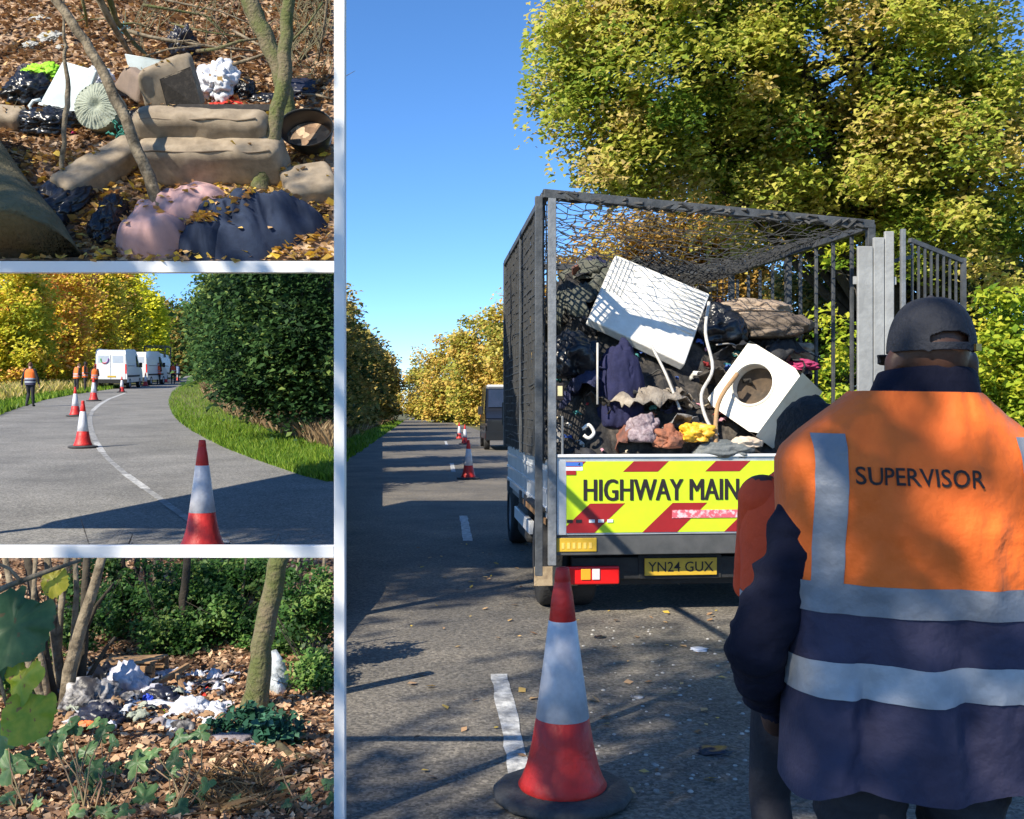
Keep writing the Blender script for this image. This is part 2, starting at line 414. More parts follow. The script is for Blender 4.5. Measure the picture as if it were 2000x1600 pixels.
L_yel = leafmat("leaf_yellow", [(.44, .52, .05), (.70, .74, .06), (.88, .84, .06), (.92, .84, .10)], .45)
L_under = leafmat("leaf_undergrowth", [(.022, .065, .016), (.055, .15, .03), (.12, .25, .055), (.26, .38, .10)], .4, .5, .3)
L_bright = leafmat("leaf_bright_shrub", [(.10, .20, .02), (.26, .38, .03), (.48, .54, .05), (.62, .56, .06)], .4)
L_fall = leafmat("fallen_leaf", [(.10, .055, .03), (.28, .155, .08), (.46, .29, .16), (.58, .37, .17), (.66, .44, .10), (.70, .50, .06)], .1, .65)
L_fall2 = leafmat("fallen_leaf_russet", [(.08, .045, .025), (.24, .13, .07), (.42, .24, .135), (.58, .37, .22), (.72, .52, .34)], .1, .65)
L_grass = leafmat("grass_green", [(.05, .12, .01), (.11, .22, .015), (.20, .34, .025), (.32, .40, .05)], .35)
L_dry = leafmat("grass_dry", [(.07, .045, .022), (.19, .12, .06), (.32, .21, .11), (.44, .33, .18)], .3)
L_mixed = leafmat("grass_yellow_mixed", [(.22, .30, .03), (.46, .40, .08), (.62, .46, .16), (.70, .58, .26)], .35)  # brighter and yellower than the plain dry grass

# ---- ground sheet, main road
mb = MB(); mb.add([(-1500, -60, -.06), (1500, -60, -.06), (1500, 2600, -.06), (-1500, 2600, -.06)], [(0, 1, 2, 3)])
tag(mb.build('ground', M_earth), 'rough grassland reaching to the horizon', None, None, 'structure')
def road_left(d):
    if d < 29.5: return -.169*d if d > 1 else -.169-.02*(1-d)
    return -4.99-.089*(d-29.5)
def road_right(d): return 3.7-.088*(d-8)
ds = [-8, -4, 0, 1, 2, 3, 4, 5, 6, 7, 8, 9, 10, 12, 14, 17, 20, 25, 29.5, 35, 45, 60, 80, 110, 150, 200, 260]
mb = MB(); vs = []; fs = []
for d in ds: vs += [(road_left(d), d, 0), (road_right(d), d, 0)]
for i in range(len(ds)-1): fs.append((2*i, 2*i+1, 2*i+3, 2*i+2))
mb.add(vs, fs); tag(mb.build('road', M_road), 'dark asphalt lane under the tipper truck', None, None, 'structure')
def dash(a, b, wd, m, z=.005, name='road_marking', label=None):
    a, b = Vector(a), Vector(b); s = (b-a).cross(Vector((0, 0, 1))).normalized()*wd/2
    k = 14; mb = MB(); L = []; Rr = []
    rg = random.Random(int(a.y*100))
    for i in range(k+1):
        p = a.lerp(b, i/k); e = s*(1+rg.uniform(-.14, .10)); e2 = s*(1+rg.uniform(-.14, .10))
        L.append(p-e+Vector((0, 0, z))); Rr.append(p+e2+Vector((0, 0, z)))
    mb.add(L+Rr, [(i, k+1+i, k+2+i, i+1) for i in range(k)])
    return tag(mb.build(name, m), label, None, None, 'structure')
dash(G(974, 1318), G(1016, 1512), .10, M_paint, label='worn white centre dash beside the tall cone')
dash(G(905, 1008), G(914, 1057), .12, M_paint, label='white centre dash short of the distant cones')
dash(G(882, 905), G(886, 922), .12, M_paint, label='far white centre dash')
dash(G(870, 862), G(873, 870), .12, M_paint, label='farthest white centre dash')

# ---- woodland hollow (leaf-littered floor that climbs to the valley road)
def zBL(x, d):
    z = .05*fbm((x, d, 0), .9, 3)+.012*fbm((x, d, 3), 5, 3)
    edge = min(1, max(0, (-.169*d-x)/.35)); z = z*edge-.004*(1-edge)
    if d > 6.6:
        t = min(1, (d-6.6)/2.44); z = z*(1-t)+.40*t*t*(3-2*t)
    return z
mb = MB()
def fBL(u, v):
    d = 0.6+v*8.47; xr = -.166*d; x = xr-(1-u)*(5.5+.2*d)
    return (x, d, zBL(x, d))
mb.grid(fBL, 70, 90)
tag(mb.build('woodland_floor', M_litter2, smooth=True), 'leaf littered floor of the wooded hollow', None, None, 'structure')

# ---- valley terrain + road
mb = MB()
dd = [9.04, 12, 16, 22, 30, 40, 55, 75, 100, 135, 180, 240]
vs = []; fs = []
for d in dd:
    vs += [(-1.3*d-8, d, S_ML*d), (-.169*d, d, S_ML*d), (-.169*d, d, -.05)]
for i in range(len(dd)-1):
    fs += [(3*i, 3*i+1, 3*i+4, 3*i+3), (3*i+1, 3*i+2, 3*i+5, 3*i+4)]
fs.append((0, 1, 2)); vs.append((-1.3*9.04-8, 9.04, -.05)); fs[-1] = (0, len(vs)-1, 2, 1)
mb.add(vs, fs); tag(mb.build('hillside', M_verge), 'gently rising roadside land in the side valley', None, None, 'structure')
EDGE_R = [(662, 1066), (662, 946), (650, 942), (600, 930), (550, 913), (497, 895), (447, 876), (410, 858), (378, 841), (357, 826), (344, 813), (336, 797), (333, 782), (339, 767), (352, 757), (364, 751), (385, 745), (420, 739)]
EDGE_L = [(-260, 1066), (-160, 880), (-80, 838), (0, 808.6), (34, 796.6), (86, 781), (137, 772), (175, 766), (240, 757), (300, 747), (340, 739), (372, 734), (420, 733)]
up1 = Vector((0, 0, .012))
ring = [ML(*p)+up1 for p in EDGE_R]+[ML(*p)+up1 for p in EDGE_L[::-1]]
mb = MB(); mb.poly(ring); tag(mb.build('valley_road', M_road2), 'pale grey asphalt road bending out of sight', None, None, 'structure')
CL = [(455, 1076), (430, 1058), (380, 1026), (330, 990), (300, 968), (285, 957), (245, 928), (215, 902), (200, 885), (188, 866), (180, 848), (176, 830), (176, 816), (181, 803), (193, 792), (213, 780), (245, 768)]
def ribbon(pts, wd, m, label):
    p = [ML(*q)+Vector((0, 0, .018)) for q in pts]; mb = MB(); L = []; Rr = []
    for i, q in enumerate(p):
        t = (p[min(i+1, len(p)-1)]-p[max(i-1, 0)]).normalized(); s = t.cross(Vector((0, 0, 1)))*wd/2; L.append(q-s); Rr.append(q+s)
    n = len(p); mb.add(L+Rr, [(i, n+i, n+1+i, i+1) for i in range(n-1)])
    tag(mb.build('road_marking', m), label, None, None, 'structure')
ribbon(CL[0:2], .11, M_paint, 'white centre dash by the foot of the big valley cone')
ribbon(CL[1:6], .09, M_paint_faded, 'faded stretch of centre line short of the bend')
ribbon(CL[5:7], .11, M_paint, 'bright white centre dash in the middle of the bend')
ribbon(CL[6:9], .09, M_paint_faded, 'faded stretch of centre line within the bend')
ribbon(CL[8:10], .12, M_paint, 'white centre dash beside the second valley cone')
ribbon(CL[9:14], .12, M_paint_faded, 'faded centre line curving past the valley cones')
ribbon(CL[13:17], .15, M_paint, 'far centre line leading towards the parked vans')

# ---- steep woodland bank carried by the shelf
def right_edge(v):
    q = TO+TV*v; return -.1725*q.y
mb = MB()
def zt(u, v): return .05*fbm((u, v, 1), 1.1, 3)+.012*fbm((u, v, 5), 6, 3)
def fTL(a, b):
    v = b*5.2; xr = right_edge(v); x = xr-(1-a)*5.2
    e = min(1, (xr-x)/.12)*min(1, v/.1)
    p = TO+TV*v+TN*(zt(x, v)*e); return (x, p.y, p.z)
mb.grid(fTL, 90, 90)
tag(mb.build('woodland_bank', M_litter, smooth=True), 'steep leaf littered bank where the furniture was dumped', None, None, 'structure')
mb = MB(); q = [TO+TV*0-TN*.01, TO+TV*5.2-TN*.01]
lo = [Vector((right_edge(0)-5.2, q[0].y, q[0].z-.02)), Vector((right_edge(0), q[0].y, q[0].z-.02)), Vector((right_edge(5.2), q[1].y, q[1].z-.02)), Vector((right_edge(5.2)-5.2, q[1].y, q[1].z-.02))]
mb.hexa([p-Vector((0, -.30, .0)) for p in lo], lo)
tag(mb.build('woodland_bank_soil', M_soil), 'dark soil layer beneath the steep leaf bank', None, None, 'structure')

# ---- white frame that parts and carries the scenes
fr = thing('display_frame', 'white painted upright and shelf boards parting the scenes', 'frame', (-.666, 3.95, 0))
def fbox(name, x0, x1, y0, y1, z0, z1):
    mb = MB(); mb.box(((x0+x1)/2+.666, (y0+y1)/2-3.95, (z0+z1)/2), (x1-x0, y1-y0, z1-z0)); return mb.build(name, M_white, fr, bevel=.002)
fbox('upright', -.687, -.646, 3.95, 3.995, -.06, 3.45)
fbox('shelf_board', -3.4, -.6875, 3.95, 3.985, 1.0273, 1.0747)
fbox('upright', -1.352, -1.283, 7.80, 7.90, -.06, 4.95)
fbox('shelf_board', -6.4, -1.3525, 7.80, 7.87, 2.645, 2.731)
fbox('upright', -6.5, -6.41, 7.80, 7.90, -.06, 4.95)
fbox('upright', -3.5, -3.402, 3.95, 3.995, -.06, 1.2)
mb = MB(); mb.bar((-.667+.666, .0455, 2.69), (-1.317+.666, 3.85, 2.69), .03, .06); mb.build('tie_bar', M_white, fr)

# ================================================================ TREES AND GRASS
E = lambda px, py, d, r: (tuple(P(px, py, d)), r)
keepR = lambda p: proj(p)[0] > 676
# main maple over the truck
tree('maple_tree', 'tall yellow green maple spreading over the caged truck', (6.6, 17, 0), P(1700, -60, 16), .28,
     [E(1330, 165, 15, (1.9, 2.0, 1.75)), E(1690, 110, 15.5, (2.6, 2.2, 2.5)), E(1920, 320, 15, (1.7, 1.8, 2.0)), E(1600, 330, 16, (1.9, 1.8, 1.3)),
      E(1150, 45, 14.6, (.75, .9, 1.15)), E(1500, -170, 15, (3.0, 2.2, 1.4)), E(1110, 255, 14.8, (.5, .6, .75)), E(1090, 120, 14.7, (.35, .5, .6)), E(1240, 300, 15, (1.0, 1.0, .75))],
     760, 225, .37, .098, L_maple, M_bark_d, 11, shell=.42, tb=.54, tc=.22, nl=34)
tree('russet_tree', 'russet brown oak seen through the empty cage', (3.6, 27, 0), (3.6, 27, 7), .22,
     [E(1300, 500, 26, (2.3, 2, 1.6)), E(1480, 470, 27, (2.4, 2, 2.0)), E(1180, 560, 27, (1.0, 1.2, .9))], 330, 90, .45, .15, L_brown, M_bark_d, 12, shell=.3, tb=.45)
tree('orange_bush', 'small orange leaved bush low behind the cage front', (1.6, 32, 0), (1.6, 32, 4), .1,
     [E(1105, 580, 32, (.9, 1.2, 1.2)), E(1110, 680, 32, (1.2, 1.2, 1.8))], 110, 80, .4, .17, L_brown, M_bark_d, 13, tb=.62, cat='bush')
tree('roadside_bush', 'bright yellow green shrub beside the capped man', P(1990, 1000, 9.6)*1 - Vector((0, 0, .64)), P(1985, 640, 9.6), .05,
     [E(1985, 720, 9.6, (.52, .7, .75)), E(2040, 900, 9.4, (.6, .7, 1.0)), E(1950, 830, 9.5, (.3, .5, .6))], 210, 70, .17, .075, L_bright, M_bark_d, 14, shell=.2, tb=.55, cat='bush')
tree('shady_hazel', 'dark green hazel in the shade beyond the tipper', (7.4, 20, 0), (7.4, 20, 6), .2,
     [E(1780, 520, 19, (1.9, 1.8, 1.6)), E(1900, 700, 18, (1.8, 1.6, 2.0)), E(1650, 640, 20, (1.7, 1.6, 1.9)), E(1560, 760, 21, (1.5, 1.5, 1.5))],
     420, 95, .45, .13, L_hedge, M_bark_d, 15, shell=.3, tb=.30)
tree('lit_sapling', 'light green sapling leaning in over the tailgate gate', (5.0, 14, 0), (5.0, 14, 3.4), .06,
     [E(1620, 700, 14, (.35, .6, .9)), E(1625, 505, 14.2, (.22, .3, .25)), E(1600, 840, 14, (.5, .6, .5))], 70, 45, .2, .085, L_bright, M_bark_d, 16, tb=.5)
for i, (d, h, n, lab) in enumerate([(50, 7.8, 230, 'tall dull hawthorn at the start of the roadside hedge'), (63, 8.8, 230, 'big olive hawthorn in the roadside hedge'), (79, 9.0, 220, 'rounded hawthorn with gold top in the roadside hedge'),
                                     (99, 9.4, 200, 'hawthorn with russet sprays far along the roadside hedge'), (126, 9.4, 170, 'low dark hawthorn near the end of the roadside hedge'), (160, 9.0, 150, 'last small hawthorn of the roadside hedge')]):
    x = road_left(d)-3.7; rx = 2.7
    tree('hedge_tree', lab, (x, d, 0), (x, d, h*.75), .14, [((x, d, h*.62), (rx, 4.0, h*.38)), ((x, d, h*.28), (rx*.98, 4.0, h*.26))], n, 95, .62+.002*d, .16+.0022*d, L_hedge, M_bark_d, 30+i,
         'hawthorns of the roadside hedge', shell=.5, tb=.50, tc=.22)
for i, (px, py, d, r, n, lab) in enumerate([
        (965, 712, 108, (4.9, 5, 5.1), 190, 'golden tree behind the dark windscreen van'),
        (892, 730, 128, (4.6, 5, 4.9), 190, 'mixed green and gold tree closing the lane'),
        (836, 760, 160, (4.4, 5, 4.6), 150, 'small yellowing tree at the far bend of the lane'),
        (1040, 680, 100, (5.0, 5, 5.6), 190, 'tall gold tree mostly hidden by the cage')]):
    c = P(px, py, d)
    tree('lane_tree', lab, (c.x, c.y, 0), (c.x, c.y, c.z+1), .18, [(tuple(c), r), ((c.x, c.y, 2.2), (r[0]*.95, r[1], 2.4))], n, 95, 1.1, .42, L_far, M_bark_d, 40+i,
         'trees closing the lane', shell=.5, tb=.5, tc=.2)
# valley trees
for i, (px, d, hc, r, lm, n, tb, lab) in enumerate([
        (-50, 82, 5.2, (2.6, 3, 5.0), L_hedge, 200, .45, 'dull olive tree behind the lone walker'),
        (28, 66, 5.0, (2.4, 3, 4.2), L_gold, 250, .30, 'green and gold tree rising behind the walker'),
        (100, 76, 6.0, (2.9, 3, 5.0), L_gold, 320, .70, 'orange flushed tree in the row along the valley road'),
        (172, 88, 6.2, (2.5, 3, 5.2), L_gold, 280, .50, 'yellow tree leaning over the three workers'),
        (226, 100, 6.2, (2.0, 3, 5.4), L_gold, 240, .34, 'greenish tree behind the first white van'),
        (278, 112, 5.6, (2.1, 3, 4.8), L_yel, 280, .60, 'bright lemon yellow tree above the second van'),
        (338, 150, 6.0, (3.4, 4, 5.0), L_hedge, 160, .55, 'far dull tree where the valley road disappears'),
        (400, 165, 5.0, (5.0, 4, 5.5), L_hedge, 170, .40, 'far dark tree behind the road bend')]):
    b = MLd(px, d)
    tree('autumn_tree', lab, b, b+Vector((0, 0, hc+2)), .2, [((b.x, b.y, b.z+hc), r), ((b.x, b.y-1, b.z+2.0), (r[0], r[1], 2.2))], n, 90, .62*d/60, .0042*d, lm, M_bark_d, 60+i,
         'autumn trees along the valley road', shell=.5, tb=tb, tc=.2)
keepML = lambda p: proj(p)[0] < 655
for i, (px, d, hc, r, n, tb, lab) in enumerate([
        (640, 22, 2.5, (1.9, 2.0, 2.3), 300, .42, 'dark green elm overhanging the brown grass'),
        (610, 28, 2.8, (2.3, 2.4, 2.5), 330, .38, 'dense dark elm in the shady row beside the verge'),
        (545, 38, 3.3, (2.5, 2.6, 2.9), 300, .50, 'dark elm with paler sprays in the shady row'),
        (482, 56, 4.4, (2.7, 3.0, 4.2), 270, .74, 'lighter elm at the inside of the road bend'),
        (436, 92, 5.0, (2.2, 3.0, 4.8), 180, .86, 'last elm of the shady row near the far road')]):
    b = MLd(px, d)
    tree('elm_tree', lab, b, b+Vector((0, 0, hc+2)), .16, [((b.x, b.y, b.z+hc), r), ((b.x, b.y, b.z+1.7), (r[0]*.95, r[1]*.9, 1.5)), ((b.x-.6*r[0], b.y-.8, b.z+hc-.3), (r[0]*.6, r[1]*.6, r[2]*.6))],
         n, 120, .40+.004*d, .085+.0021*d, L_dark, M_bark_d, 80+i, 'dark elms along the verge', clip=keepML, shell=.4, tb=tb, tc=.27)
# trees of the roadside behind the viewpoint, their shade dapples the ground
for i, (x, y, h, r, n, lab) in enumerate([(-6.0, -4.5, 6.6, (2.6, 2.6, 2.2), 210, 'roadside maple whose shade falls on the man'), (-9.5, 0.5, 9.8, (2.0, 2.4, 1.8), 70, 'thin roadside ash whose shade speckles the bank'),
                                      (-3.2, -7.5, 8.6, (2.6, 2.4, 2.2), 170, 'roadside maple shading the lane'),
                                      (-3.15, -.5, 6.2, (.95, .95, 1.0), 60, 'young roadside maple with thin dappling shade'),
                                      (-7.1, -4.6, 10.4, (2.2, 2.2, 1.4), 22, 'tall roadside ash with open airy crown')]):
    tree('shade_tree', lab, (x, y, 0), (x, y, h+1), .2, [((x, y, h), r)], n, 60, .5, .13, L_maple, M_bark_d, 100+i, 'trees behind the viewpoint', shell=.15)

# ---- grass
rg = np.random.default_rng(5)
def along(edge, n, off0, off1, side, zfun, power=1.0):
    p = [ML(*q) for q in edge]; seg = [(p[i+1]-p[i]) for i in range(len(p)-1)]
    # sample evenly by picture length so near grass is as dense as far grass
    wts = np.array([math.hypot(edge[i+1][0]-edge[i][0], edge[i+1][1]-edge[i][1]) for i in range(len(p)-1)]); wts /= wts.sum()
    k = rg.choice(len(seg), n, p=wts); t = rg.random(n); o = off0+(off1-off0)*rg.random(n)**power
    out = np.empty((n, 3))
    for j in range(n):
        s = seg[k[j]]; q = p[k[j]]+s*t[j]; nn = Vector((s.y, -s.x, 0)).normalized()*side
        q = q+nn*o[j]; out[j] = (q.x, q.y, zfun(q.y))
    return out, o
ER = EDGE_R[2:]
g, o = along(ER, 46000, -.08, 2.6, 1, MLz, 1.3); k = proj(g)[0] < 655
tag(blades('grass', g[k], .12, .013, L_grass, None, None, 1), 'short green grass fringing the inside of the bend', 'grass', None, 'stuff')
g, o = along(ER, 46000, 1.5, 5.0, 1, MLz, .9); k = proj(g)[0] < 655
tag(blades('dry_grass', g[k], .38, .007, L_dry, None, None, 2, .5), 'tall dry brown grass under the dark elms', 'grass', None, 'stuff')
EL = EDGE_L[1:9]
g, o = along(EL, 9000, -.1, 1.6, -1, MLz, 1.2)
tag(blades('grass', g, .2, .07, L_grass, None, None, 3), 'lush green grass edging the road beside the walker', 'grass', None, 'stuff')
g, o = along(EL, 9000, 1.0, 5.0, -1, MLz)
tag(blades('dry_grass', g, .5, .05, L_mixed, None, None, 4, .5), 'tall yellow dry grass below the autumn trees', 'grass', None, 'stuff')
n = 14000; d = 28+110*rg.random(n)**1.5; off = rg.random(n)**.8*2.6; xl = np.array([road_left(max(q, 29.5))-.0 for q in d]); x = np.where(d < 29.5, -4.99+.0*d, xl)-off+.1
g = np.stack([x, d, np.full(n, -.05)], 1); k = proj(g)[0] > 676
tag(blades('grass', g[k], .22, .06, L_grass, None, rg.random(k.sum())*.8, 6), 'roadside grass below the hawthorn hedge', 'grass', None, 'stuff')
n = 8000; d = 30+110*rg.random(n)**1.5; xl = np.array([road_left(max(q, 29.5)) for q in d]); g = np.stack([xl-1.4-2.4*rg.random(n), d, np.full(n, -.05)], 1); k = proj(g)[0] > 676
tag(blades('dry_grass', g[k], .5, .06, L_dry, None, None, 7), 'straw coloured grass against the hawthorn hedge', 'grass', None, 'stuff')
n = 6000; d = 5+30*rg.random(n); x = np.array([road_right(q) for q in d])+4*rg.random(n)
tag(blades('grass', np.stack([x, d, np.full(n, -.05)], 1), .3, .04, L_grass, None, None, 8), 'grass along the lane beyond the parked truck', 'grass', None, 'stuff')
# ---- fallen leaves
n = 15000; v = rg.random(n)*5.1; xr = np.array([-.1745*(TO.y+TV.y*q) for q in v]); x = xr-.02-rg.random(n)*4.4
g = np.array([tuple(TO+TV*vv+TN*(zt(xx, vv)+.01+.02*r_)+Vector((xx, 0, 0))) for xx, vv, r_ in zip(x, v, rg.random(n))])
ti = rg.random(n)*.62+np.where(v < 1.6, .25*rg.random(n)*1.4, 0)
tag(leaves('fallen_leaves', g, .058, L_fall, None, ti, 9, 1.2, .8, .4, .1), 'brown and yellow fallen leaves carpeting the steep bank', 'leaves', None, 'stuff')
n = 17000; d = 3.6+4.9*rg.random(n); x = -.172*d-.02-rg.random(n)*.36*d
g = np.stack([x, d, np.array([zBL(a, b) for a, b in zip(x, d)])+.012+.015*rg.random(n)], 1)
tag(leaves('fallen_leaves', g, .041, L_fall2, None, rg.random(n), 10, 1.2, .75, .45, .12), 'russet fallen leaves carpeting the wooded hollow', 'leaves', None, 'stuff')
n = 260; d = 4.2+9*rg.random(n)**1.4; x = -.1*d+rg.random(n)*(3.4+.05*d)
tag(leaves('road_leaves', np.stack([x, d, .008+.004*rg.random(n)], 1), .05, L_fall, None, rg.random(n), 11, 4, .7, .5, .05), 'scattered dead leaves on the lane', 'leaves', None, 'stuff')
# ================================================================ CONES
M_red = mat("cone_red", (.62, .024, .018), .5, (.40, .026, .022), 11, .3, 30, lo=.45, hi=.75)
M_refl = mat("cone_sleeve", (.74, .75, .80), .4, (.48, .48, .52), 9, .1, 50, lo=.3, hi=.7)
M_rubber = mat("black_rubber", (.035, .037, .042), .8, (.07, .07, .072), 12, .4, 60)
def make_cone(name, label, loc, rz=0., group=None):
    t = thing(name, label, 'cone', loc, rz, group)
    mb = MB(); mb.lathe([(.02, .0), (.268, .0), (.285, .008), (.29, .02), (.285, .036), (.262, .044), (.19, .046), (.17, .05), (.02, .05)], 14); mb.build('base', M_rubber, t, True)
    mb = MB(); mb.lathe([(.178, .046), (.183, .056), (.170, .078), (.150, .13), (.128, .22), (.1085, .335), (.10, .34)], 40, cap=False); mb.build('skirt', M_red, t, True)
    mb = MB(); mb.lathe([(.104, .328), (.1105, .331), (.083, .53), (.058, .726), (.054, .73)], 40, cap=False); mb.build('reflective_sleeve', M_refl, t, True)
    mb = MB(); mb.lathe([(.050, .72), (.0555, .729), (.044, .83), (.0335, .885), (.032, .89), (.034, .895), (.029, .935), (.026, .945), (.018, .945), (.016, .88)], 32, cap=False); mb.build('tip', M_red, t, True)
    return t
big = make_cone('traffic_cone', 'tall red and white cone standing before the truck tailgate', (.208, 4.22, .004), .3)
def cone_at(p, label, group, sc_=1.0, rz=0.):
    c = copy_tree(big); c.location = p; c['label'] = label; c['group'] = group; c.rotation_euler = (0, 0, rz); c.scale = (sc_,)*3; return c
gv = 'cones along the valley centre line'
cone_at(MLd(395, 8.72, .012), 'large cone whose foot hides behind the white board', gv, 1.0, .5)
cone_at(ML(162, 876)+up1, 'cone on the bend beside the white line, half covering another', gv, .95, 1.)
cone_at(ML(147, 814)+up1, 'cone half hidden by the one on the bend', gv, .95, 2.)
cone_at(ML(183, 784)+up1, 'cone standing before the three huddled workers', gv, 1.1, 3.)
cone_at(ML(238, 767)+up1, 'cone beside the rear corner of the first white van', gv, .95, 4.)
cone_at(ML(284, 755)+up1, 'cone beside the rear wheel of the second white van', gv, 1.05, 5.)
cone_at(ML(324, 748)+up1, 'cone between the two workers by the small truck', gv, 1.0, 5.)
cone_at(ML(347, 744.5)+up1, 'farthest cone past the workers by the small truck', gv, 1.0, 5.)
gm = 'cones along the lane'
cone_at(P(915, 936, 23.6)+Vector((0, 0, .004)), 'distant cone beside the truck cab on the lane', gm, .95, 1.)
cone_at(P(908, 868, 47)+Vector((0, 0, .004)), 'smaller distant cone beside the dark fronted van', gm, .95, 1.)
cone_at(P(897, 858, 55)+Vector((0, 0, .004)), 'tiny cone farther up the lane', gm, .95, 1.)

# ================================================================ PEOPLE
M_navy = mat("navy_cloth", (.006, .007, .020), .9, (.011, .012, .028), 8, .35, 40, spec=.25)
M_black = mat("black_cloth", (.012, .012, .014), .85, (.022, .022, .026), 8, .3, 40)
M_trous = mat("dark_trousers", (.014, .014, .022), .85, (.026, .026, .034), 8, .3, 40)
M_skin = mat("skin_brown", (.095, .042, .026), .5, (.075, .034, .021), 14, .1, 60)
M_skin2 = mat("skin_pale", (.55, .33, .25), .5, (.48, .28, .21), 14)
M_hair = mat("black_hair", (.008, .007, .007), .7, (.018, .015, .014), 30, .8, 90)
M_hair2 = mat("brown_hair", (.16, .07, .03), .7, (.10, .04, .02), 30, .5, 60)
M_orange = mat("hi_vis_orange", (.98, .185, .02), .75, (.90, .155, .016), 3.5, .25, 45, sheen=.1)
M_orred = mat("hi_vis_red_orange", (.95, .10, .02), .75, (.75, .07, .018), 4, .3, 40)
M_silver = mat("reflective_tape_shaded", (.19, .21, .25), .5, (.25, .27, .31), 7, .2, 50, spec=.6)  # tape colour darkened to stand in for shade on the vest
M_silver2 = mat("reflective_tape_bright", (.44, .47, .52), .45, (.30, .33, .38), 6, .2, 50, spec=.6)
M_vnavy = mat("vest_navy", (.030, .030, .070), .8, (.046, .044, .092), 5, .3, 45)
M_shoe = mat("work_boot", (.012, .011, .010), .6)
M_ink = mat("black_print", (.014, .010, .012), .7)
def ell(mb, c, r, q=None):
    vs, fs = ICO[3]; c = Vector(c)
    mb.add([(q @ Vector((v.x*r[0], v.y*r[1], v.z*r[2])) if q else Vector((v.x*r[0], v.y*r[1], v.z*r[2])))+c for v in vs], fs)
def body_mesh(H, J, vox, mats_fn, mats_):
    """one continuous figure fused from tapered limbs; J holds joints in metres, facing +y"""
    mb = MB(); s = H/1.8
    hx = .095*s
    pel = Vector((0, 0, .53*H))+J.get('pel', Vector()); ch = Vector((0, .0, .73*H))+J.get('chest', Vector()); nk = Vector((0, .005, .835*H))+J.get('neck', Vector())
    hd = Vector((0, .025*s, .925*H))+J.get('head', Vector())
    ell(mb, pel, (.165*s, .12*s, .13*s)); ell(mb, pel.lerp(ch, .5), (.155*s, .115*s, .19*s)); ell(mb, ch, (.18*s, .125*s, .19*s))
    ell(mb, ch.lerp(nk, .55), (.165*s, .10*s, .08*s))
    mb.tube([ch.lerp(nk, .6), nk, hd-Vector((0, 0, .04*s))], [.075*s, .062*s, .06*s], 12)
    ell(mb, hd+Vector((0, 0, .015*s)), (.076*s, .097*s, .105*s)); ell(mb, hd+Vector((0, .035*s, -.06*s)), (.058*s, .062*s, .062*s))
    ell(mb, hd+Vector((0, .108*s, -.02*s)), (.014*s, .022*s, .03*s))
    for sg in (-1, 1):
        ell(mb, hd+Vector((sg*.084*s, -.005*s, -.028*s)), (.015*s, .022*s, .036*s))
        k = 'L' if sg < 0 else 'R'
        sh = Vector((sg*.165*s, 0, .805*H))+J.get('chest', Vector()); el = J['el'+k]; wr = J['wr'+k]
        ell(mb, sh, (.078*s,)*3); mb.tube([sh, sh.lerp(el, .5), el, el.lerp(wr, .4), wr], [.076*s, .064*s, .054*s, .054*s, .036*s], 12); ell(mb, el, (.054*s,)*3)
        dv = (wr-el).normalized(); side = Vector((0, 1, 0)) if abs(dv.z) > .6 else Vector((1, 0, 0))
        side = (side-dv*side.dot(dv)).normalized(); pn = dv.cross(side)
        palm = wr+dv*.05*s; q = Matrix((side, pn, dv)).transposed()
        ell(mb, palm, (.042*s, .02*s, .055*s), q)
        for fi in range(4):
            a = palm+side*(-.030+.02*fi)*s+dv*.035*s; L = (.065, .075, .07, .055)[fi]*s
            mb.tube([a, a+dv*L*.5+pn*.008*s, a+dv*L*.9+pn*.028*s], [.0105*s, .0095*s, .0075*s], 6)
        a = palm+side*.036*s-dv*.02*s; mb.tube([a, a+side*.02*s+dv*.03*s, a+side*.022*s+dv*.06*s+pn*.012*s], [.012*s, .011*s, .008*s], 6)
        hp = pel+Vector((sg*hx, 0, -.02*s)); kn = J['kn'+k]; an = J['an'+k]
        mb.tube([hp, hp.lerp(kn, .5), kn, kn.lerp(an, .35), an], [.095*s, .085*s, .066*s, .066*s, .046*s], 12); ell(mb, kn, (.066*s,)*3)
        ell(mb, an+Vector((0, .05*s, -.035*s)), (.045*s, .125*s, .042*s)); ell(mb, an+Vector((0, 0, -.01*s)), (.05*s, .055*s, .06*s))
    me = bpy.data.meshes.new('body'); me.from_pydata(mb.v, [], mb.f); me.update()
    o = bpy.data.objects.new('body', me); COL.objects.link(o)
    md = o.modifiers.new('r', 'REMESH'); md.mode = 'VOXEL'; md.voxel_size = vox; md.use_smooth_shade = True
    md = o.modifiers.new('s', 'SMOOTH'); md.factor = .5; md.iterations = 4
    bpy.context.view_layer.update()
    out = bpy.data.meshes.new_from_object(o.evaluated_get(bpy.context.evaluated_depsgraph_get()))
    bpy.data.objects.remove(o)
    out.materials.clear()
    for m in mats_: out.materials.append(m)
    idx = [mats_fn(p.center) for p in out.polygons]
    out.polygons.foreach_set('material_index', idx); out.polygons.foreach_set('use_smooth', [True]*len(idx)); out.update()
    out.name = 'body'
    return out
def std_pose(H, **k):
    s = H/1.8
    J = {'elL': Vector((-.235*s, -.02*s, .62*H)), 'wrL': Vector((-.25*s, .04*s, .475*H)), 'elR': Vector((.235*s, -.02*s, .62*H)), 'wrR': Vector((.25*s, .04*s, .475*H)),
         'knL': Vector((-.10*s, .015, .285*H)), 'anL': Vector((-.11*s, 0, .045*H)), 'knR': Vector((.10*s, .015, .285*H)), 'anR': Vector((.11*s, 0, .045*H))}
    for a, v in k.items(): J[a] = Vector(v)*s
    return J
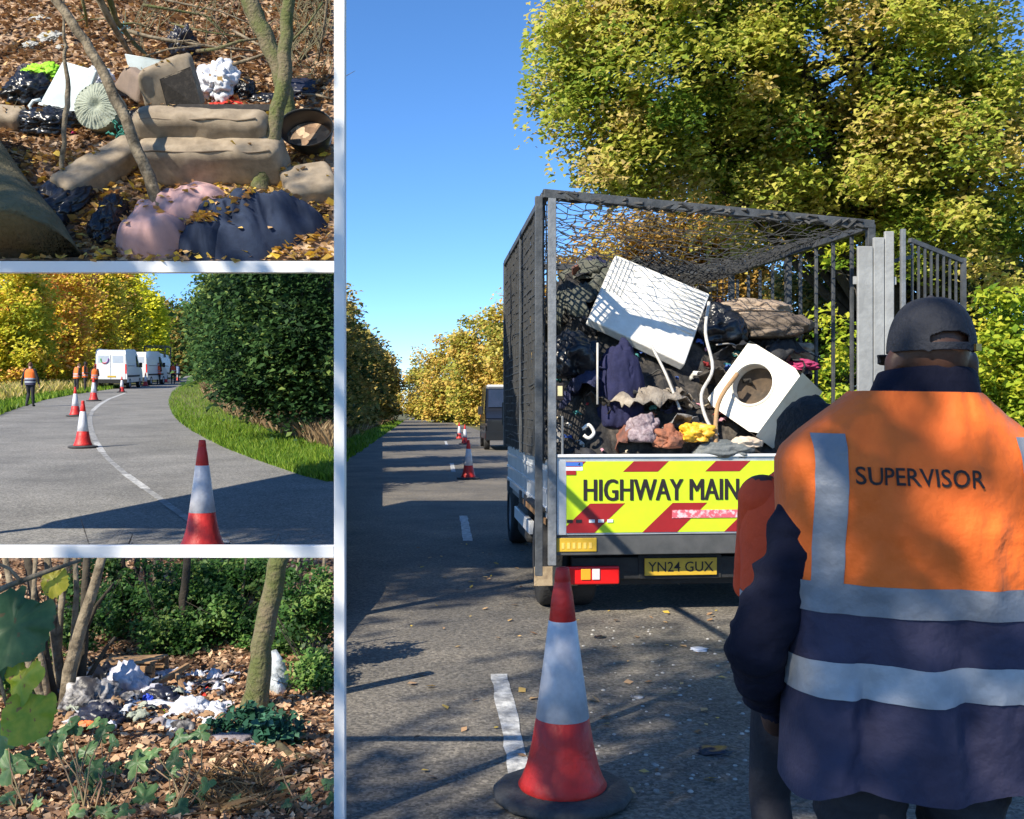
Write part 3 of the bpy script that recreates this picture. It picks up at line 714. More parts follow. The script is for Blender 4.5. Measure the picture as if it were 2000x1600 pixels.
def simple_vest(t, H, chest=Vector(), top=M_orange, low=M_vnavy, bands=True):
    s = H/1.8
    def ringf(z, grow=1.0):
        f = (z/s-.86)/(1.50-.86); a = (.205+.01*math.sin(f*3))*s; b = (.155-.01*f)*s
        if f > .82: g = (f-.82)/.18; a *= 1-.45*g*g; b *= 1-.35*g
        return a*grow, b*grow, chest*max(0, min(1, f))
    def tube(z0, z1, m, name, grow=1.0, par=None):
        mb = MB()
        def fn(u, v):
            z = (z0+(z1-z0)*v)*s; a, b, o = ringf(z, grow); an = 2*math.pi*u
            r = 1+.035*fbm((math.cos(an)*2, math.sin(an)*2, z*5), 1.5, 2)
            return (a*math.cos(an)*r+o.x, b*math.sin(an)*r+o.y, z+o.z*0)
        mb.grid(fn, 28, 10, True); return mb.build(name, m, par or t, True)
    v = tube(.86, 1.505, top if low is None else low, 'vest')
    if low is not None:
        tube(1.14, 1.50, top, 'orange_panel', 1.012, v)
    if bands:
        tube(1.08, 1.14, M_silver2, 'tape', 1.02, v); tube(.95, 1.01, M_silver2, 'tape', 1.02, v)
def worker(label, p, rz, H, J, hair, skin, top, low, group, vox=.022, cat='person', legs=M_trous, arm=M_black):
    t = thing('person', label, cat, p, rz, group); s = H/1.8
    hd = Vector((0, .025*s, .925*H))+J.get('head', Vector())
    def mf(c):
        q = c-hd
        if c.z > .845*H+min(0, J.get('head', Vector()).z): 
            return 1 if (q.z > .03*s or (q.y < -.02*s and q.z > -.05*s)) else 0
        if c.z < .06*H: return 4
        if any((c-J[k]).length < .10*s and (c-J[k]).z < .02 for k in ('wrL', 'wrR')) and abs(c.x) > .17*s: return 0
        if c.z < .50*H and abs(c.x) < .215*s: return 3
        return 2
    link('body', body_mesh(H, J, vox, mf, [skin, hair, arm, legs, M_shoe]), None, t)
    simple_vest(t, H, J.get('chest', Vector()), top, low)
    return t
# the lone walker and the workers on the valley road
b = ML(59, 795); 
worker('lone worker in orange vest walking along the road edge', b+up1, .05, 1.70, std_pose(1.7, knL=(-.10, .10, .52), anL=(-.11, -.10, .10), knR=(.09, .03, .50), anR=(.08, .10, .08), elL=(-.29, -.04, 1.12), wrL=(-.33, .02, .84), elR=(.29, -.02, 1.12), wrR=(.33, .05, .86)), M_hair2, M_skin2, M_orange, M_vnavy, None, .018)
gw = 'workers gathered behind the first van'
p3 = std_pose(1.72, chest=(0, .08, 0), neck=(0, .12, -.01), head=(0, .16, -.03), wrL=(-.2, .25, 1.0), wrR=(.2, .25, 1.0))
worker('stooping worker in a plain orange vest beside the hedge', MLd(149, 56.5)+up1, -.5, 1.72, p3, M_hair2, M_skin2, M_orange, None, gw)
worker('dark haired worker with open arms between two workmates', MLd(166, 58)+up1, -1.2, 1.78, std_pose(1.78, wrL=(-.2, .3, 1.1), wrR=(.22, .28, 1.1)), M_hair, M_skin, M_orange, None, gw)
worker('worker in long orange coat at the van rear corner', MLd(185, 57)+up1, .5, 1.60, std_pose(1.6, wrL=(-.2, .28, 1.05), wrR=(.2, .28, 1.05)), M_hair2, M_skin, M_orange, None, gw)
gw = 'workers beside the small truck'
worker('worker in black with open red vest before the small truck', MLd(310, 80)+up1, 2.9, 1.75, std_pose(1.75, wrL=(-.16, .25, 1.15), wrR=(.16, .25, 1.15)), M_hair2, M_skin2, M_orred, None, gw)
worker('worker with dark trousers at the end of the vehicle line', MLd(338, 84)+up1, .4, 1.75, std_pose(1.75), M_hair, M_skin2, M_orred, None, gw)
worker('worker in pale blue jacket past the vehicle line', MLd(346, 90)+up1, .4, 1.7, std_pose(1.7), M_hair, M_skin2, mat('pale_blue_cloth', (.30, .42, .62), .8), None, gw)

# second worker, close to the supervisor
H2 = 1.665
t2 = worker('dark haired worker in red vest partly hidden by the supervisor', (.876, 2.98, .002), .12, H2, std_pose(H2, knL=(-.12, .06, .50), anL=(-.13, -.12, .10), elL=(-.165, .12, 1.16), wrL=(-.08, .28, 1.1), elR=(.165, .12, 1.16), wrR=(.08, .28, 1.1), head=(.0, .0, -.01)), M_hair, M_skin, M_orred, M_vnavy, None, .012, arm=M_orred)
for c_ in t2.children:
    if c_.name.startswith('vest'): c_.scale = (1.06, 1.05, 1.02)
# fuller hair
blob('hair', M_hair, t2, (.098, .118, .115), 4, .10, 2.5, 4, .05, 9, -.9, loc=(0, .012, 1.415))

# ---- supervisor
HS = 1.836
sup = thing('person', 'man in dark cap and orange supervisor vest seen from behind', 'person', (.862, 2.20, .002), 0)
JS = std_pose(HS, elL=(-.338, -.03, 1.075), wrL=(-.262, .17, .90), elR=(.338, -.03, 1.075), wrR=(.262, .17, .90), knL=(-.12, .03, .51), anL=(-.14, -.05, .085), knR=(.12, .03, .51), anR=(.14, .02, .085), neck=(.03, 0, 0), head=(.042, -.012, .022))
def mfS(c):
    if c.z > 1.575 and abs(c.x-.03) < .14: return 0
    if c.z < .11: return 3
    if c.z < .875 and c.y > .12 and abs(c.x) > .17: return 0
    if c.z < .93 and abs(c.x) < .21: return 2
    return 1
bme = body_mesh(HS, JS, .009, mfS, [M_skin, M_navy, M_trous, M_shoe])
bme.update(); nrm_ = [v.normal.copy() for v in bme.vertices]
for v, n_ in zip(bme.vertices, nrm_):                 # sleeve and trouser wrinkles
    if v.co.z < 1.52 and abs(v.co.x) > .03:
        q = v.co; r_ = 1-2*abs(noise.noise(Vector((q.x*7+q.z*6, q.y*7, q.z*15)))); r2 = 1-2*abs(noise.noise(Vector((q.x*14, q.y*12-q.z*10, q.z*26))))
        v.co = q+n_*(.011*r_+.005*r2)
bme.update(); link('body', bme, None, sup)
TAB = [(.79, .278, .195), (.88, .274, .19), (1.0, .270, .182), (1.2, .272, .172), (1.35, .282, .166), (1.44, .286, .158), (1.485, .286, .150), (1.515, .274, .142), (1.549, .238, .130), (1.58, .198, .116), (1.61, .158, .104), (1.635, .128, .095)]
def tabf(z, k):
    if z <= TAB[0][0]: return TAB[0][k]
    for i in range(len(TAB)-1):
        if z <= TAB[i+1][0]:
            f = (z-TAB[i][0])/(TAB[i+1][0]-TAB[i][0]); return TAB[i][k]*(1-f)+TAB[i+1][k]*f
    return TAB[-1][k]
NEXP = 2.6
def vfold(x, z):
    f = 0
    f += .016*math.exp(-((x-.035-.05*(1.25-z))/.030)**2)*max(0, min(1, (1.46-z)/.25))      # long centre crease
    f -= .010*math.exp(-((x+.03)/.05)**2)*max(0, min(1, (1.40-z)/.3))
    f += .012*math.sin(x*26+z*5)*max(0, min(1, (1.2-z)/.25))
    f += .020*math.sin(x*11+1.3)*max(0, min(1, (1.05-z)/.25))
    f += .010*fbm((x*2.2, z*1.0, 2), 4, 4)+.003*fbm((x, z, 7), 16, 3)
    f += .012*math.exp(-((x+.13+.10*(1.2-z))/.022)**2)*max(0, min(1, (1.25-z)/.2))
    f += .011*(1-2*abs(noise.noise(Vector((x*9+z*1.5, z*2.2, 4)))))*max(.25, min(1, (1.5-z)/.4))+.005*(1-2*abs(noise.noise(Vector((x*20-z*6, z*7, 9)))))
    return f*1.3
def vy(x, z, side, off=0.):
    a, b = tabf(z, 1)+off, tabf(z, 2)+off; q = max(0, 1-abs(x/a)**NEXP)**(1/NEXP)
    return side*b*q+(vfold(x, z)*min(1, q*1.6) if side < 0 else 0)
def vring(u, z, off=0.):
    an = 2*math.pi*u; c, s_ = math.cos(an), math.sin(an); a = tabf(z, 1)+off
    x = a*math.copysign(abs(c)**(2/NEXP), c)
    return Vector((x, vy(x, z, 1 if s_ > 0 else -1, off), z))
def hem(u): return -.035*math.sin(2*math.pi*u*1.0+.4)+.012*math.sin(2*math.pi*u*5)
def vshell(z0, z1, m, name, off, par, nv=30, hem0=False, sl=0.0):
    mb = MB()
    def fn(u, v):
        z = z0+(z1-z0)*v
        if hem0: z += hem(u)*(1-v)**4
        p = vring(u, z, off); p.z += -sl*p.x; return p
    mb.grid(fn, 150, nv, True); return mb.build(name, m, par, True)
vest = vshell(.79, 1.235, M_vnavy, 'vest', .004, sup, 60, True)
vshell(1.225, 1.635, M_orange, 'orange_panel', .006, vest, 60, sl=.02)
vshell(1.178, 1.240, M_silver, 'tape', .009, vest, 10, sl=.03)
vshell(1.010, 1.082, M_silver2, 'tape', .009, vest, 10, sl=.02)
for xs in (-.222, .205):
    mb = MB()
    def fn(u, v, xs=xs):
        z = 1.20+(1.545-1.20)*v; x = xs*(1-.05*v)+(u-.5)*.058; x = max(-tabf(z, 1)*.985, min(tabf(z, 1)*.985, x)); return (x, vy(x, z, -1, .0085), z-.02*x)
    mb.grid(fn, 6, 50); mb.build('tape', M_silver, vest, True)
me, tw, th = text_mesh("SUPERVISOR", .06, bold=.0006)
bm = bmesh.new(); bm.from_mesh(me); bmesh.ops.triangulate(bm, faces=bm.faces[:]); bmesh.ops.subdivide_edges(bm, edges=[e for e in bm.edges if e.calc_length() > .012], cuts=2); bm.to_mesh(me); bm.free()
TW = .252; k = TW/tw
for v in me.vertices:
    x = -.172+v.co.x*k; z = 1.448+v.co.y*.036/th-.03*(x+.172)
    v.co = (x, vy(x, z+.02*x, -1, .0095), z)
me.update(); link('lettering', me, M_ink, vest)
# collar and cap
mb = MB()
def fc(u, v):
    an = 2*math.pi*u; z = 1.598+.076*v-.020*math.sin(an)*(1-.3*v); f = 1+.02*math.sin(an*7+v*3)
    return (.024+.008*v+.120*(1-.18*v)*math.cos(an)*f, .092*(1-.12*v)*math.sin(an)*f+.004+.01*v, z)
mb.grid(fc, 60, 12, True); mb.build('collar', M_navy, sup, True, solid=.012)
HC = Vector((.042, .012, .925*HS+.026))
capm = mat("cap_navy", (.012, .014, .022), .8, (.024, .026, .036), 9, .4, 70)
mb = MB(); nu, nv = 240, 80
def fcap(u, v):
    an = 2*math.pi*u; ph = v*math.pi/2; r = math.cos(ph)**.72
    return HC+Vector((.086*r*math.cos(an), .110*r*math.sin(an)-.002, -.003+.116*math.sin(ph)+-.004*max(0, math.cos(an*6))**14*math.cos(ph)))
W = nu
mb.grid(fcap, nu, nv, True)
keep = []
for f in mb.f:
    c = sum((Vector(mb.v[i]) for i in f), Vector())/4-HC
    if c.y < 0 and abs(c.x) < .040 and .012 < c.z < .012+.024*math.sqrt(max(0, 1-(c.x/.047)**2)): continue
    keep.append(f)
mb.f = keep; cap = mb.build('cap', capm, sup, True, solid=.004)
mb = MB(); mb.grid(lambda u, v: HC+Vector((.082*math.cos(math.pi*u)*(1-.1*v), .09+.075*math.sin(math.pi*u)*v+.02*math.sin(math.pi*u), -.004-.018*v)), 20, 6); mb.build('peak', capm, cap, True, solid=.004)
mb = MB(); mb.lathe([(.008, 0), (.009, .004), (.004, .008)], 10, c=HC+Vector((0, 0, .112))); mb.build('button', capm, cap, True)
mb = MB(); mb.box(HC+Vector((.062, -.088, .003)), (.018, .006, .014), (0, 0, .55)); mb.build('buckle', mat('brass', (.35, .25, .08), .4, metal=.8), cap)
# ================================================================ CAGED TIPPER TRUCK
M_steel = mat("galvanised_steel", (.16, .17, .18), .5, (.28, .29, .30), 9, .2, 40, metal=.3)
M_cage = mat("cage_dark_steel", (.045, .05, .055), .55, (.10, .105, .11), 8, .2, 40, metal=.2)
M_wire = mat("cage_wire", (.028, .03, .032), .7, (.06, .06, .06), 12)
M_alu = mat("aluminium_side", (.42, .45, .48), .45, (.55, .57, .60), 5, .1, 30, metal=.35)
M_pwhite = mat("white_vehicle_paint", (.78, .79, .80), .3, (.72, .73, .75), 4, coat=.4)
M_lime = mat("fluorescent_lime", (.62, .82, .02), .45, (.55, .74, .02), 6, .05)
M_cred = mat("chevron_red", (.36, .016, .018), .4, (.29, .014, .016), 6)
M_dark = mat("black_chassis", (.010, .010, .011), .7, (.022, .022, .022), 8, .3, 30)
M_glassd = mat("dark_glass", (.02, .03, .05), .08, (.03, .04, .07), 2, spec=.8)
M_lred = mat("lens_red", (.75, .012, .012), .2, coat=.5); M_lamb = mat("lens_amber", (.95, .38, .03), .2, coat=.5); M_lwht = mat("lens_clear", (.75, .65, .65), .15, coat=.5)
M_plate = mat("plate_yellow", (.66, .42, .03), .5, (.55, .34, .03), 9)
M_tyre = mat("tyre", (.016, .016, .017), .85, (.03, .03, .03), 12, .5, 50)
M_flap = mat("muddy_flap", (.42, .32, .20), .9, (.22, .16, .10), 14, .3, 40)
M_rim = mat("steel_rim", (.45, .46, .48), .4, (.3, .3, .31), 10, metal=.5)
W_ = 2.50
trk = thing('tipper_truck', 'white caged tipper truck with lime and red tailgate', 'truck', (.335, 7.80, .0), R(5.0))
def tb(name, c, s, m, par=trk, bevel=.006, rot=None):
    mb = MB(); mb.box(c, s, rot); return mb.build(name, m, par, bevel=bevel)
def wheel(par, c, r, wd, name='wheel'):
    mb = MB(); mb.lathe([(r*.62, -wd/2), (r*.94, -wd/2), (r, -wd*.36), (r, wd*.36), (r*.94, wd/2), (r*.62, wd/2)], 36, 'X', c, False)
    wh = mb.build(name, M_tyre, par, True)
    mb = MB(); mb.lathe([(.001, -wd*.40), (r*.3, -wd*.42), (r*.36, -wd*.30), (r*.58, -wd*.30), (r*.63, -wd*.46), (r*.63, wd*.46), (r*.58, wd*.30), (.001, wd*.30)], 28, 'X', c, False)
    mb.build('rim', M_rim, wh, True); return wh
# bed, chassis
tb('bed_floor', (W_/2, 1.9, .70), (W_, 3.76, .08), M_steel)
tb('rear_beam', (W_/2, .03, .565), (W_, .10, .150), mat("beam_grey", (.055, .058, .058), .6, (.09, .09, .09), 6))
tb('chassis', (W_/2, 3.2, .50), (.9, 5.4, .2), M_dark)
tb('bumper', (W_/2, .22, .36), (W_-.3, .14, .17), M_dark)
tb('bumper', (W_/2, .30, .24), (W_-.5, .05, .06), M_dark)
tg = tb('tailgate', (W_/2, -.012, .942), (W_, .036, .596), M_alu)
tb('top_rail', (W_/2, -.016, 1.248), (W_, .06, .022), M_pwhite, tg, .004)
# chevron panel: lime sheet with red diagonals clipped to the panel
x0, x1, z0, z1 = .075, W_-.075, .662, 1.205
tb('chevron_panel', ((x0+x1)/2, -.0325, (z0+z1)/2), (x1-x0, .004, z1-z0), M_lime, tg, 0)
def clip_poly(pts, ax, lim, keep_less):
    out = []
    for i in range(len(pts)):
        a, b = pts[i], pts[(i+1) % len(pts)]; ia = (a[ax] <= lim) == keep_less; ib = (b[ax] <= lim) == keep_less
        if ia: out.append(a)
        if ia != ib:
            t = (lim-a[ax])/(b[ax]-a[ax]); out.append((a[0]+t*(b[0]-a[0]), a[1]+t*(b[1]-a[1])))
    return out
def sheet(poly, m, name, y=-.037, par=tg):
    if len(poly) < 3: return
    mb = MB(); mb.add([(p[0], y, p[1]) for p in poly]+[(p[0], y+.002, p[1]) for p in poly], [tuple(range(len(poly)))[::-1] if False else tuple(range(len(poly)))]+[(i, len(poly)+i, len(poly)+(i+1) % len(poly), (i+1) % len(poly)) for i in range(len(poly))])
    return mb.build(name, m, par)
slope = .55/.52
def stripe(xa, wd, za, zb):
    p = [(xa+(za-z0)*slope, za), (xa+wd+(za-z0)*slope, za), (xa+wd+(zb-z0)*slope, zb), (xa+(zb-z0)*slope, zb)]
    for ax, lim, kl in ((0, x0, False), (0, x1, True)): p = clip_poly(p, ax, lim, kl)
    return p
zb_lo, zb_hi = .885, 1.125
for xa in (-.60, .04, .68, 1.32, 1.96):
    sheet(stripe(xa-.02, .27, z0, zb_lo), M_cred, 'red_stripe'); sheet(stripe(xa-.02, .27, zb_hi, z1), M_cred, 'red_stripe')
# lettering
def letter(s, x, z, wd, ht, m, par, y, name='lettering', bold=.0):
    me, a, b = text_mesh(s, 1.0, bold=bold)
    for v in me.vertices: v.co = (x+v.co.x*wd/a, y, z+v.co.y*ht/b)
    me.update(); return link(name, me, m, par)
letter("HIGHWAY MAIN", .205, .905, 1.20, .165, M_ink, tg, -.040); letter("HIGHWAY MAIN", .216, .905, 1.20, .165, M_ink, tg, -.0405)
tb('badge_strip', (.135, -.036, 1.185), (.13, .004, .030), mat('sticker_blue', (.05, .16, .55), .5), tg, 0)
tb('badge_strip', (.135, -.036, 1.150), (.13, .004, .028), M_pwhite, tg, 0)
tb('badge_strip', (.110, -.0385, 1.118), (.075, .004, .028), M_cred, tg, 0)
tb('side_strip', (.038, -.034, .93), (.070, .006, .56), M_alu, tg, 0)
tb('sign_strip', (1.165, -.0405, .800), (.55, .003, .062), mat('sticker_pink', (.75, .55, .58), .5, (.65, .12, .16), 30, lo=.42, hi=.52), tg, 0)
for i in range(5): tb('print_mark', (.10+.07*i+(.03 if i > 1 else 0), -.0405, .752), (.045, .002, .024), (M_ink if i < 2 else M_pwhite), tg, 0)
tb('reflector_board', (.155, -.024, .570), (.31, .012, .105), M_plate)
for i in range(6): tb('board_mark', (.05+.042*i, -.0315, .565), (.022, .003, .045), mat('amber_mark', (.80, .55, .12), .5), trk, 0)
# lamp cluster and plate
lc = tb('lamp_cluster', (.30, .13, .315), (.42, .06, .14), M_lred, bevel=.012)
tb('indicator_lens', (.245, .096, .325), (.075, .012, .085), M_lamb, lc, .004); tb('reversing_lens', (.325, .096, .325), (.060, .012, .085), M_lwht, lc, .004)
lc2 = tb('lamp_cluster', (W_-.30, .13, .315), (.42, .06, .14), M_lred, bevel=.012)
tb('indicator_lens', (W_-.245, .096, .325), (.075, .012, .085), M_lamb, lc2, .004)
np_ = tb('number_plate', (1.00, .125, .372), (.575, .012, .135), M_plate, bevel=.003)
letter("YN24 GUX", .74, .333, .52, .078, M_ink, np_, .1165, bold=.004)
tb('plate_backing', (1.0, .16, .37), (.66, .04, .19), M_dark)
# wheels, flaps
for xw in (.13, .36, W_-.36, W_-.13): wheel(trk, (xw-.10, .62, .385), .385, .21)
for xw in (-.02, W_+.02): wheel(trk, (xw+(.16 if xw < 1 else -.16), 4.55, .37), .37, .22)
tb('mud_flap', (.02, .16, .305), (.34, .015, .15), M_flap, bevel=.004, rot=(0, 0, 0)); tb('mud_flap', (W_-.05, .16, .305), (.34, .015, .15), M_flap, bevel=.004)
tb('wheel_guard', (.06, .62, .82), (.36, 1.0, .03), M_dark)
# drop sides
for xs in (-.035, W_+.035):
    for k in range(2):
        sd = tb('drop_side', (xs, .96+1.88*k, .98), (.04, 1.84, .46), M_alu, bevel=.008)
        for j in range(3): tb('side_rib', (xs+(-.024 if xs < 0 else .024), .96+1.88*k, .83+.14*j), (.012, 1.80, .03), M_pwhite, sd, .003)
        for j in (-.7, .7): tb('hinge', (xs+(-.03 if xs < 0 else .03), .96+1.88*k+j, .76), (.03, .06, .12), M_cage, sd, .004)
tb('side_guard', (-.02, 2.3, .52), (.05, 1.5, .12), M_pwhite); tb('fuel_tank', (.16, 2.5, .48), (.36, .9, .34), M_dark, bevel=.05)
tb('rust_strip', (-.06, 1.0, .735), (.02, 1.9, .05), mat('rusty_edge', (.36, .19, .07), .9, (.14, .07, .03), 20), bevel=.002)
# cage
TOPL, TOPR = 3.235, 3.045
def post(name, a, b, wd, m=M_cage, par=trk, h=None):
    mb = MB(); mb.bar(a, b, wd, h); return mb.build(name, m, par, bevel=.004)
post('cage_post', (-.135, -.02, .34), (-.135, -.02, TOPL-.02), .055); post('cage_post', (-.035, -.03, .42), (-.035, -.03, TOPL), .06, M_steel)
post('cage_post', (W_-.02, .0, 1.2), (W_-.02, .0, TOPR), .06); post('cage_post', (-.085, 3.62, 1.2), (-.085, 3.62, TOPL), .06); post('cage_post', (W_-.02, 3.62, 1.2), (W_-.02, 3.62, TOPL-.05), .06)
post('cage_post', (-.085, 1.8, 1.2), (-.085, 1.8, TOPL), .05); post('cage_post', (W_-.02, 1.8, 1.2), (W_-.02, 1.8, TOPR+.05), .05)
post('top_bar', (-.1, -.03, TOPL), (W_, .0, TOPR), .065); post('top_bar', (-.1, 3.62, TOPL-.03), (W_, 3.62, TOPL-.08), .065)
post('top_bar', (-.085, 0, TOPL-.01), (-.085, 3.6, TOPL-.01), .055); post('top_bar', (W_-.02, .0, TOPR-.01), (W_-.02, 3.6, TOPL-.09), .055)
post('head_rail', (-.08, 3.62, 2.45), (W_, 3.62, 2.45), .05)
rnd = random.Random(3)
def wire_panel(name, fn, nu, nv, r, jit=.006, m=M_wire, sub=3):
    mb = MB()
    for i in range(nu+1):
        mb.tube([Vector(fn(i/nu, j/(nv*1.0)))+Vector((rnd.uniform(-jit, jit), rnd.uniform(-jit, jit), rnd.uniform(-jit, jit))) for j in range(0, nv+1, sub)], r, 4, False)
    for j in range(nv+1):
        mb.tube([Vector(fn(i/nu, j/nv))+Vector((rnd.uniform(-jit, jit), rnd.uniform(-jit, jit), rnd.uniform(-jit, jit))) for i in range(0, nu+1, sub)], r, 4, False)
    return mb.build(name, m, trk)
wire_panel('mesh_panel', lambda u, v: (-.09, .02+3.58*u, 1.22+(TOPL-1.24)*v), 54, 27, .008)
wire_panel('mesh_panel', lambda u, v: (-.075, .02+3.58*u, 1.22+(TOPL-1.24)*v), 30, 18, .005, .03)
wire_panel('mesh_panel', lambda u, v: (W_*u-.05, 3.60, 2.3+(TOPL-2.36)*v), 36, 12, .008)
def sagnet(u, v):
    return (W_*u-.05, .0+3.6*v, TOPL+(TOPR-TOPL)*u*(1-v)-.05*v*u-.22*math.sin(math.pi*v)*math.sin(math.pi*u)*(.3+.9*u)-.02*math.sin(u*9+v*5))
wire_panel('roof_net', sagnet, 24, 33, .0042, .028, sub=1)
wire_panel('roof_net', lambda u, v: Vector(sagnet(.42+.58*u, .30+.70*v))-Vector((0, 0, .05+.10*math.sin(u*4))), 30, 42, .0065, .02)
# bundled net along the rear bar
mb = MB()
for k in range(5):
    mb.tube([(-.1+W_*i/40, -.03+rnd.uniform(-.035, .035), TOPL+(TOPR-TOPL)*i/40+rnd.uniform(-.045, .03)) for i in range(41)], .012, 5)
mb.build('rolled_net', M_wire, trk)
# vertical bars on the far side of the cage
for j in range(9): post('side_bar', (W_-.02, .35+.38*j, 1.25), (W_-.02, .35+.38*j, TOPR), .028, M_cage)
# swung cage door: pale boards, then a barred wing
dr = thing('cage_door', 'pale grey boarded cage door beside the capped man', 'door', (0, 0, 0)); dr.matrix_world = trk.matrix_world.copy()
bpy.context.view_layer.update(); dr.matrix_world = Matrix.Translation((.335, 7.8, 0)) @ Matrix.Rotation(R(5), 4, 'Z')
M_board = mat("grey_weathered_board", (.36, .37, .37), .8, (.26, .265, .265), 5, .3, 18)
for k, (xa, xb, zt_, zb_) in enumerate([(2.33, 2.45, 2.86, .9), (2.458, 2.545, 2.93, .9), (2.552, 2.625, 2.98, .9)]):
    mb = MB(); mb.box(((xa+xb)/2, -.10+.006*k, (zt_+zb_)/2), (xb-xa, .03, zt_-zb_)); mb.build('plank', M_board, dr, bevel=.006)
mb = MB(); mb.box((2.48, -.075, 1.6), (.34, .02, .06)); mb.build('batten', M_board, dr); mb = MB(); mb.box((2.48, -.075, 2.6), (.34, .02, .06)); mb.build('batten', M_board, dr)
mb = MB(); mb.box((2.70, -.09, 1.95), (.035, .035, 2.1)); mb.build('edge_post', M_steel, dr, bevel=.004)
gt = thing('side_gate', 'black barred cage gate swung out above the dark cap', 'gate', (0, 0, 0)); gt.matrix_world = Matrix.Translation((.335, 7.8, 0)) @ Matrix.Rotation(R(5), 4, 'Z')
for j in range(9):
    x = 2.82+.062*j; mb = MB(); mb.bar((x, .0+.02*j, .9), (x, .0+.02*j, 2.93-.018*j), .016); mb.build('bar', M_cage, gt)
for z in (.92, 1.9, 2.90): mb = MB(); mb.bar((2.80, .0, z+.03*(z > 2)), (3.34, .17, z-.11*(z > 2)), .035); mb.build('rail', M_cage, gt)
mb = MB(); mb.bar((3.33, .165, .9), (3.33, .165, 2.82), .035); mb.build('rail', M_cage, gt)
mb = MB(); mb.bar((2.60, -.02, 2.75), (2.82, .0, 2.80), .03); mb.bar((2.60, -.02, 1.2), (2.82, .0, 1.2), .03); mb.build('hinge', M_cage, gt)
# small yellow latch tag on the left post
lt = tb('latch_plate', (.022, -.055, 1.735), (.062, .02, .13), M_ink); tb('latch_label', (.022, -.067, 1.74), (.036, .006, .075), mat('label_cream', (.75, .66, .35), .5), lt, 0)
tb('chain_rail', (.045, -.03, 1.40), (.018, .018, .30), M_steel); 
# cab
mb = MB()
prof = [(3.85, .55), (3.85, 1.95), (4.05, 2.16), (4.75, 2.2), (5.35, 1.45), (5.95, 1.15), (6.0, .55)]
def cabx(z): return 1.0-.10*max(0, (z-1.2)/1.0)
n = len(prof); cx = W_/2
vs = [(cx-cabx(z), y, z) for y, z in prof]+[(cx+cabx(z), y, z) for y, z in prof]
mb.add(vs, [tuple(range(n)), tuple(range(2*n-1, n-1, -1))]+[(i, (i+1) % n, n+(i+1) % n, n+i) for i in range(n)][::1])
cab = mb.build('cab', M_pwhite, trk, bevel=.05, seg=3)
for sg in (-1, 1):
    mb = MB(); mb.add([(cx+sg*(cabx(z)+.006), y, z) for y, z in ((4.2, 1.38), (5.2, 1.38), (4.75, 2.02), (4.2, 2.02))], [(0, 1, 2, 3)]); mb.build('side_window', M_glassd, cab)
    tb('mirror', (cx+sg*1.18, 5.15, 1.55), (.16, .08, .30), M_dark, cab, .02); tb('mirror_arm', (cx+sg*1.06, 5.15, 1.5), (.2, .03, .03), M_dark, cab)
tb('rear_window', (cx, 3.842, 1.7), (1.2, .012, .4), M_glassd, cab, 0)

# ================================================================ THE TRUCK'S LOAD
def TK(x, y, z): return Matrix.Translation((.335, 7.8, 0)) @ Matrix.Rotation(R(5), 4, 'Z') @ Vector((x, y, z))
M_junk = mat("mixed_dark_junk", (.018, .017, .017), .8, (.10, .085, .07), 9, .9, 22, lo=.45, hi=.7)
mb = MB()
def heapz(x, y):
    e = min(1, x/.35, (W_-x)/.35)
    z = .80+e*(.30+1.08*min(1, y/.9)+.55*min(1,max(0,y-.9)))+.16*math.sin(x*2.1+.6)*e*min(1, y/.8)+.10*fbm((x, y, 0), 2.4, 4)
    return z
mb.grid(lambda u, v: TK(.02+(W_-.04)*u, .03+3.5*v, heapz(.02+(W_-.04)*u, 3.5*v)+.05*fbm((u, v, 4), 14, 3)), 60, 70)
tag(mb.build('debris_heap', M_junk), 'dark tangled rubbish filling the truck bed', 'rubbish', None, 'stuff')
def junkmat(i):
    C = [((.012, .013, .016), (.035, .035, .04)), ((.03, .026, .022), (.10, .085, .07)), ((.20, .17, .14), (.08, .06, .05)), ((.015, .018, .05), (.03, .035, .09)), ((.10, .10, .11), (.30, .29, .28)), ((.28, .10, .06), (.12, .06, .05)), ((.38, .33, .27), (.22, .18, .14)), ((.05, .06, .045), (.12, .12, .10))]
    a, b = C[i % len(C)]; return mat("junk_%d" % (i % len(C)), a, .8, b, 10, .6, 40)
rnd = random.Random(8); JC = ['black', 'dark brown', 'tan mottled', 'navy', 'grey', 'rusty', 'beige', 'dark olive']
for i in range(120):
    x = rnd.uniform(.12, W_-.2); y = rnd.uniform(.22, 2.2); y = y+.9 if .45 < x < 1.45 and .5 < y < 1.25 else y; z = heapz(x, y)
    mi = rnd.choice([0, 0, 1, 1, 2, 3, 4, 5, 6, 7, 0, 7]); s = rnd.uniform(.05, .15)
    if rnd.random() < .70:
        vs, fs = sheet_pts(s*rnd.uniform(2.2, 4.5), s*rnd.uniform(1.6, 3.2), i+20, .34); mb = MB(); mb.add(vs, fs); o = mb.build('rag', junkmat(mi), None, True, solid=.006)
        tag(o, 'crumpled %s rag in the rubbish filling the truck bed' % JC[mi], 'rag', '%s rags in the truck load' % JC[mi])
    else:
        vs, fs = rbox_pts((s*2.2, s*rnd.uniform(.3, 1.4), s*rnd.uniform(.12, .4)), .008, 3)
        mb = MB(); mb.add(vs, fs); o = mb.build('broken_board', junkmat(mi)); tag(o, 'broken %s board piece in the rubbish filling the truck bed' % JC[mi], 'board', '%s board pieces in the truck load' % JC[mi])
    o.matrix_world = Matrix.Translation(TK(x, y, z-.02)) @ Euler((rnd.uniform(-.8, .8), rnd.uniform(-.8, .8), rnd.uniform(0, 6))).to_matrix().to_4x4()
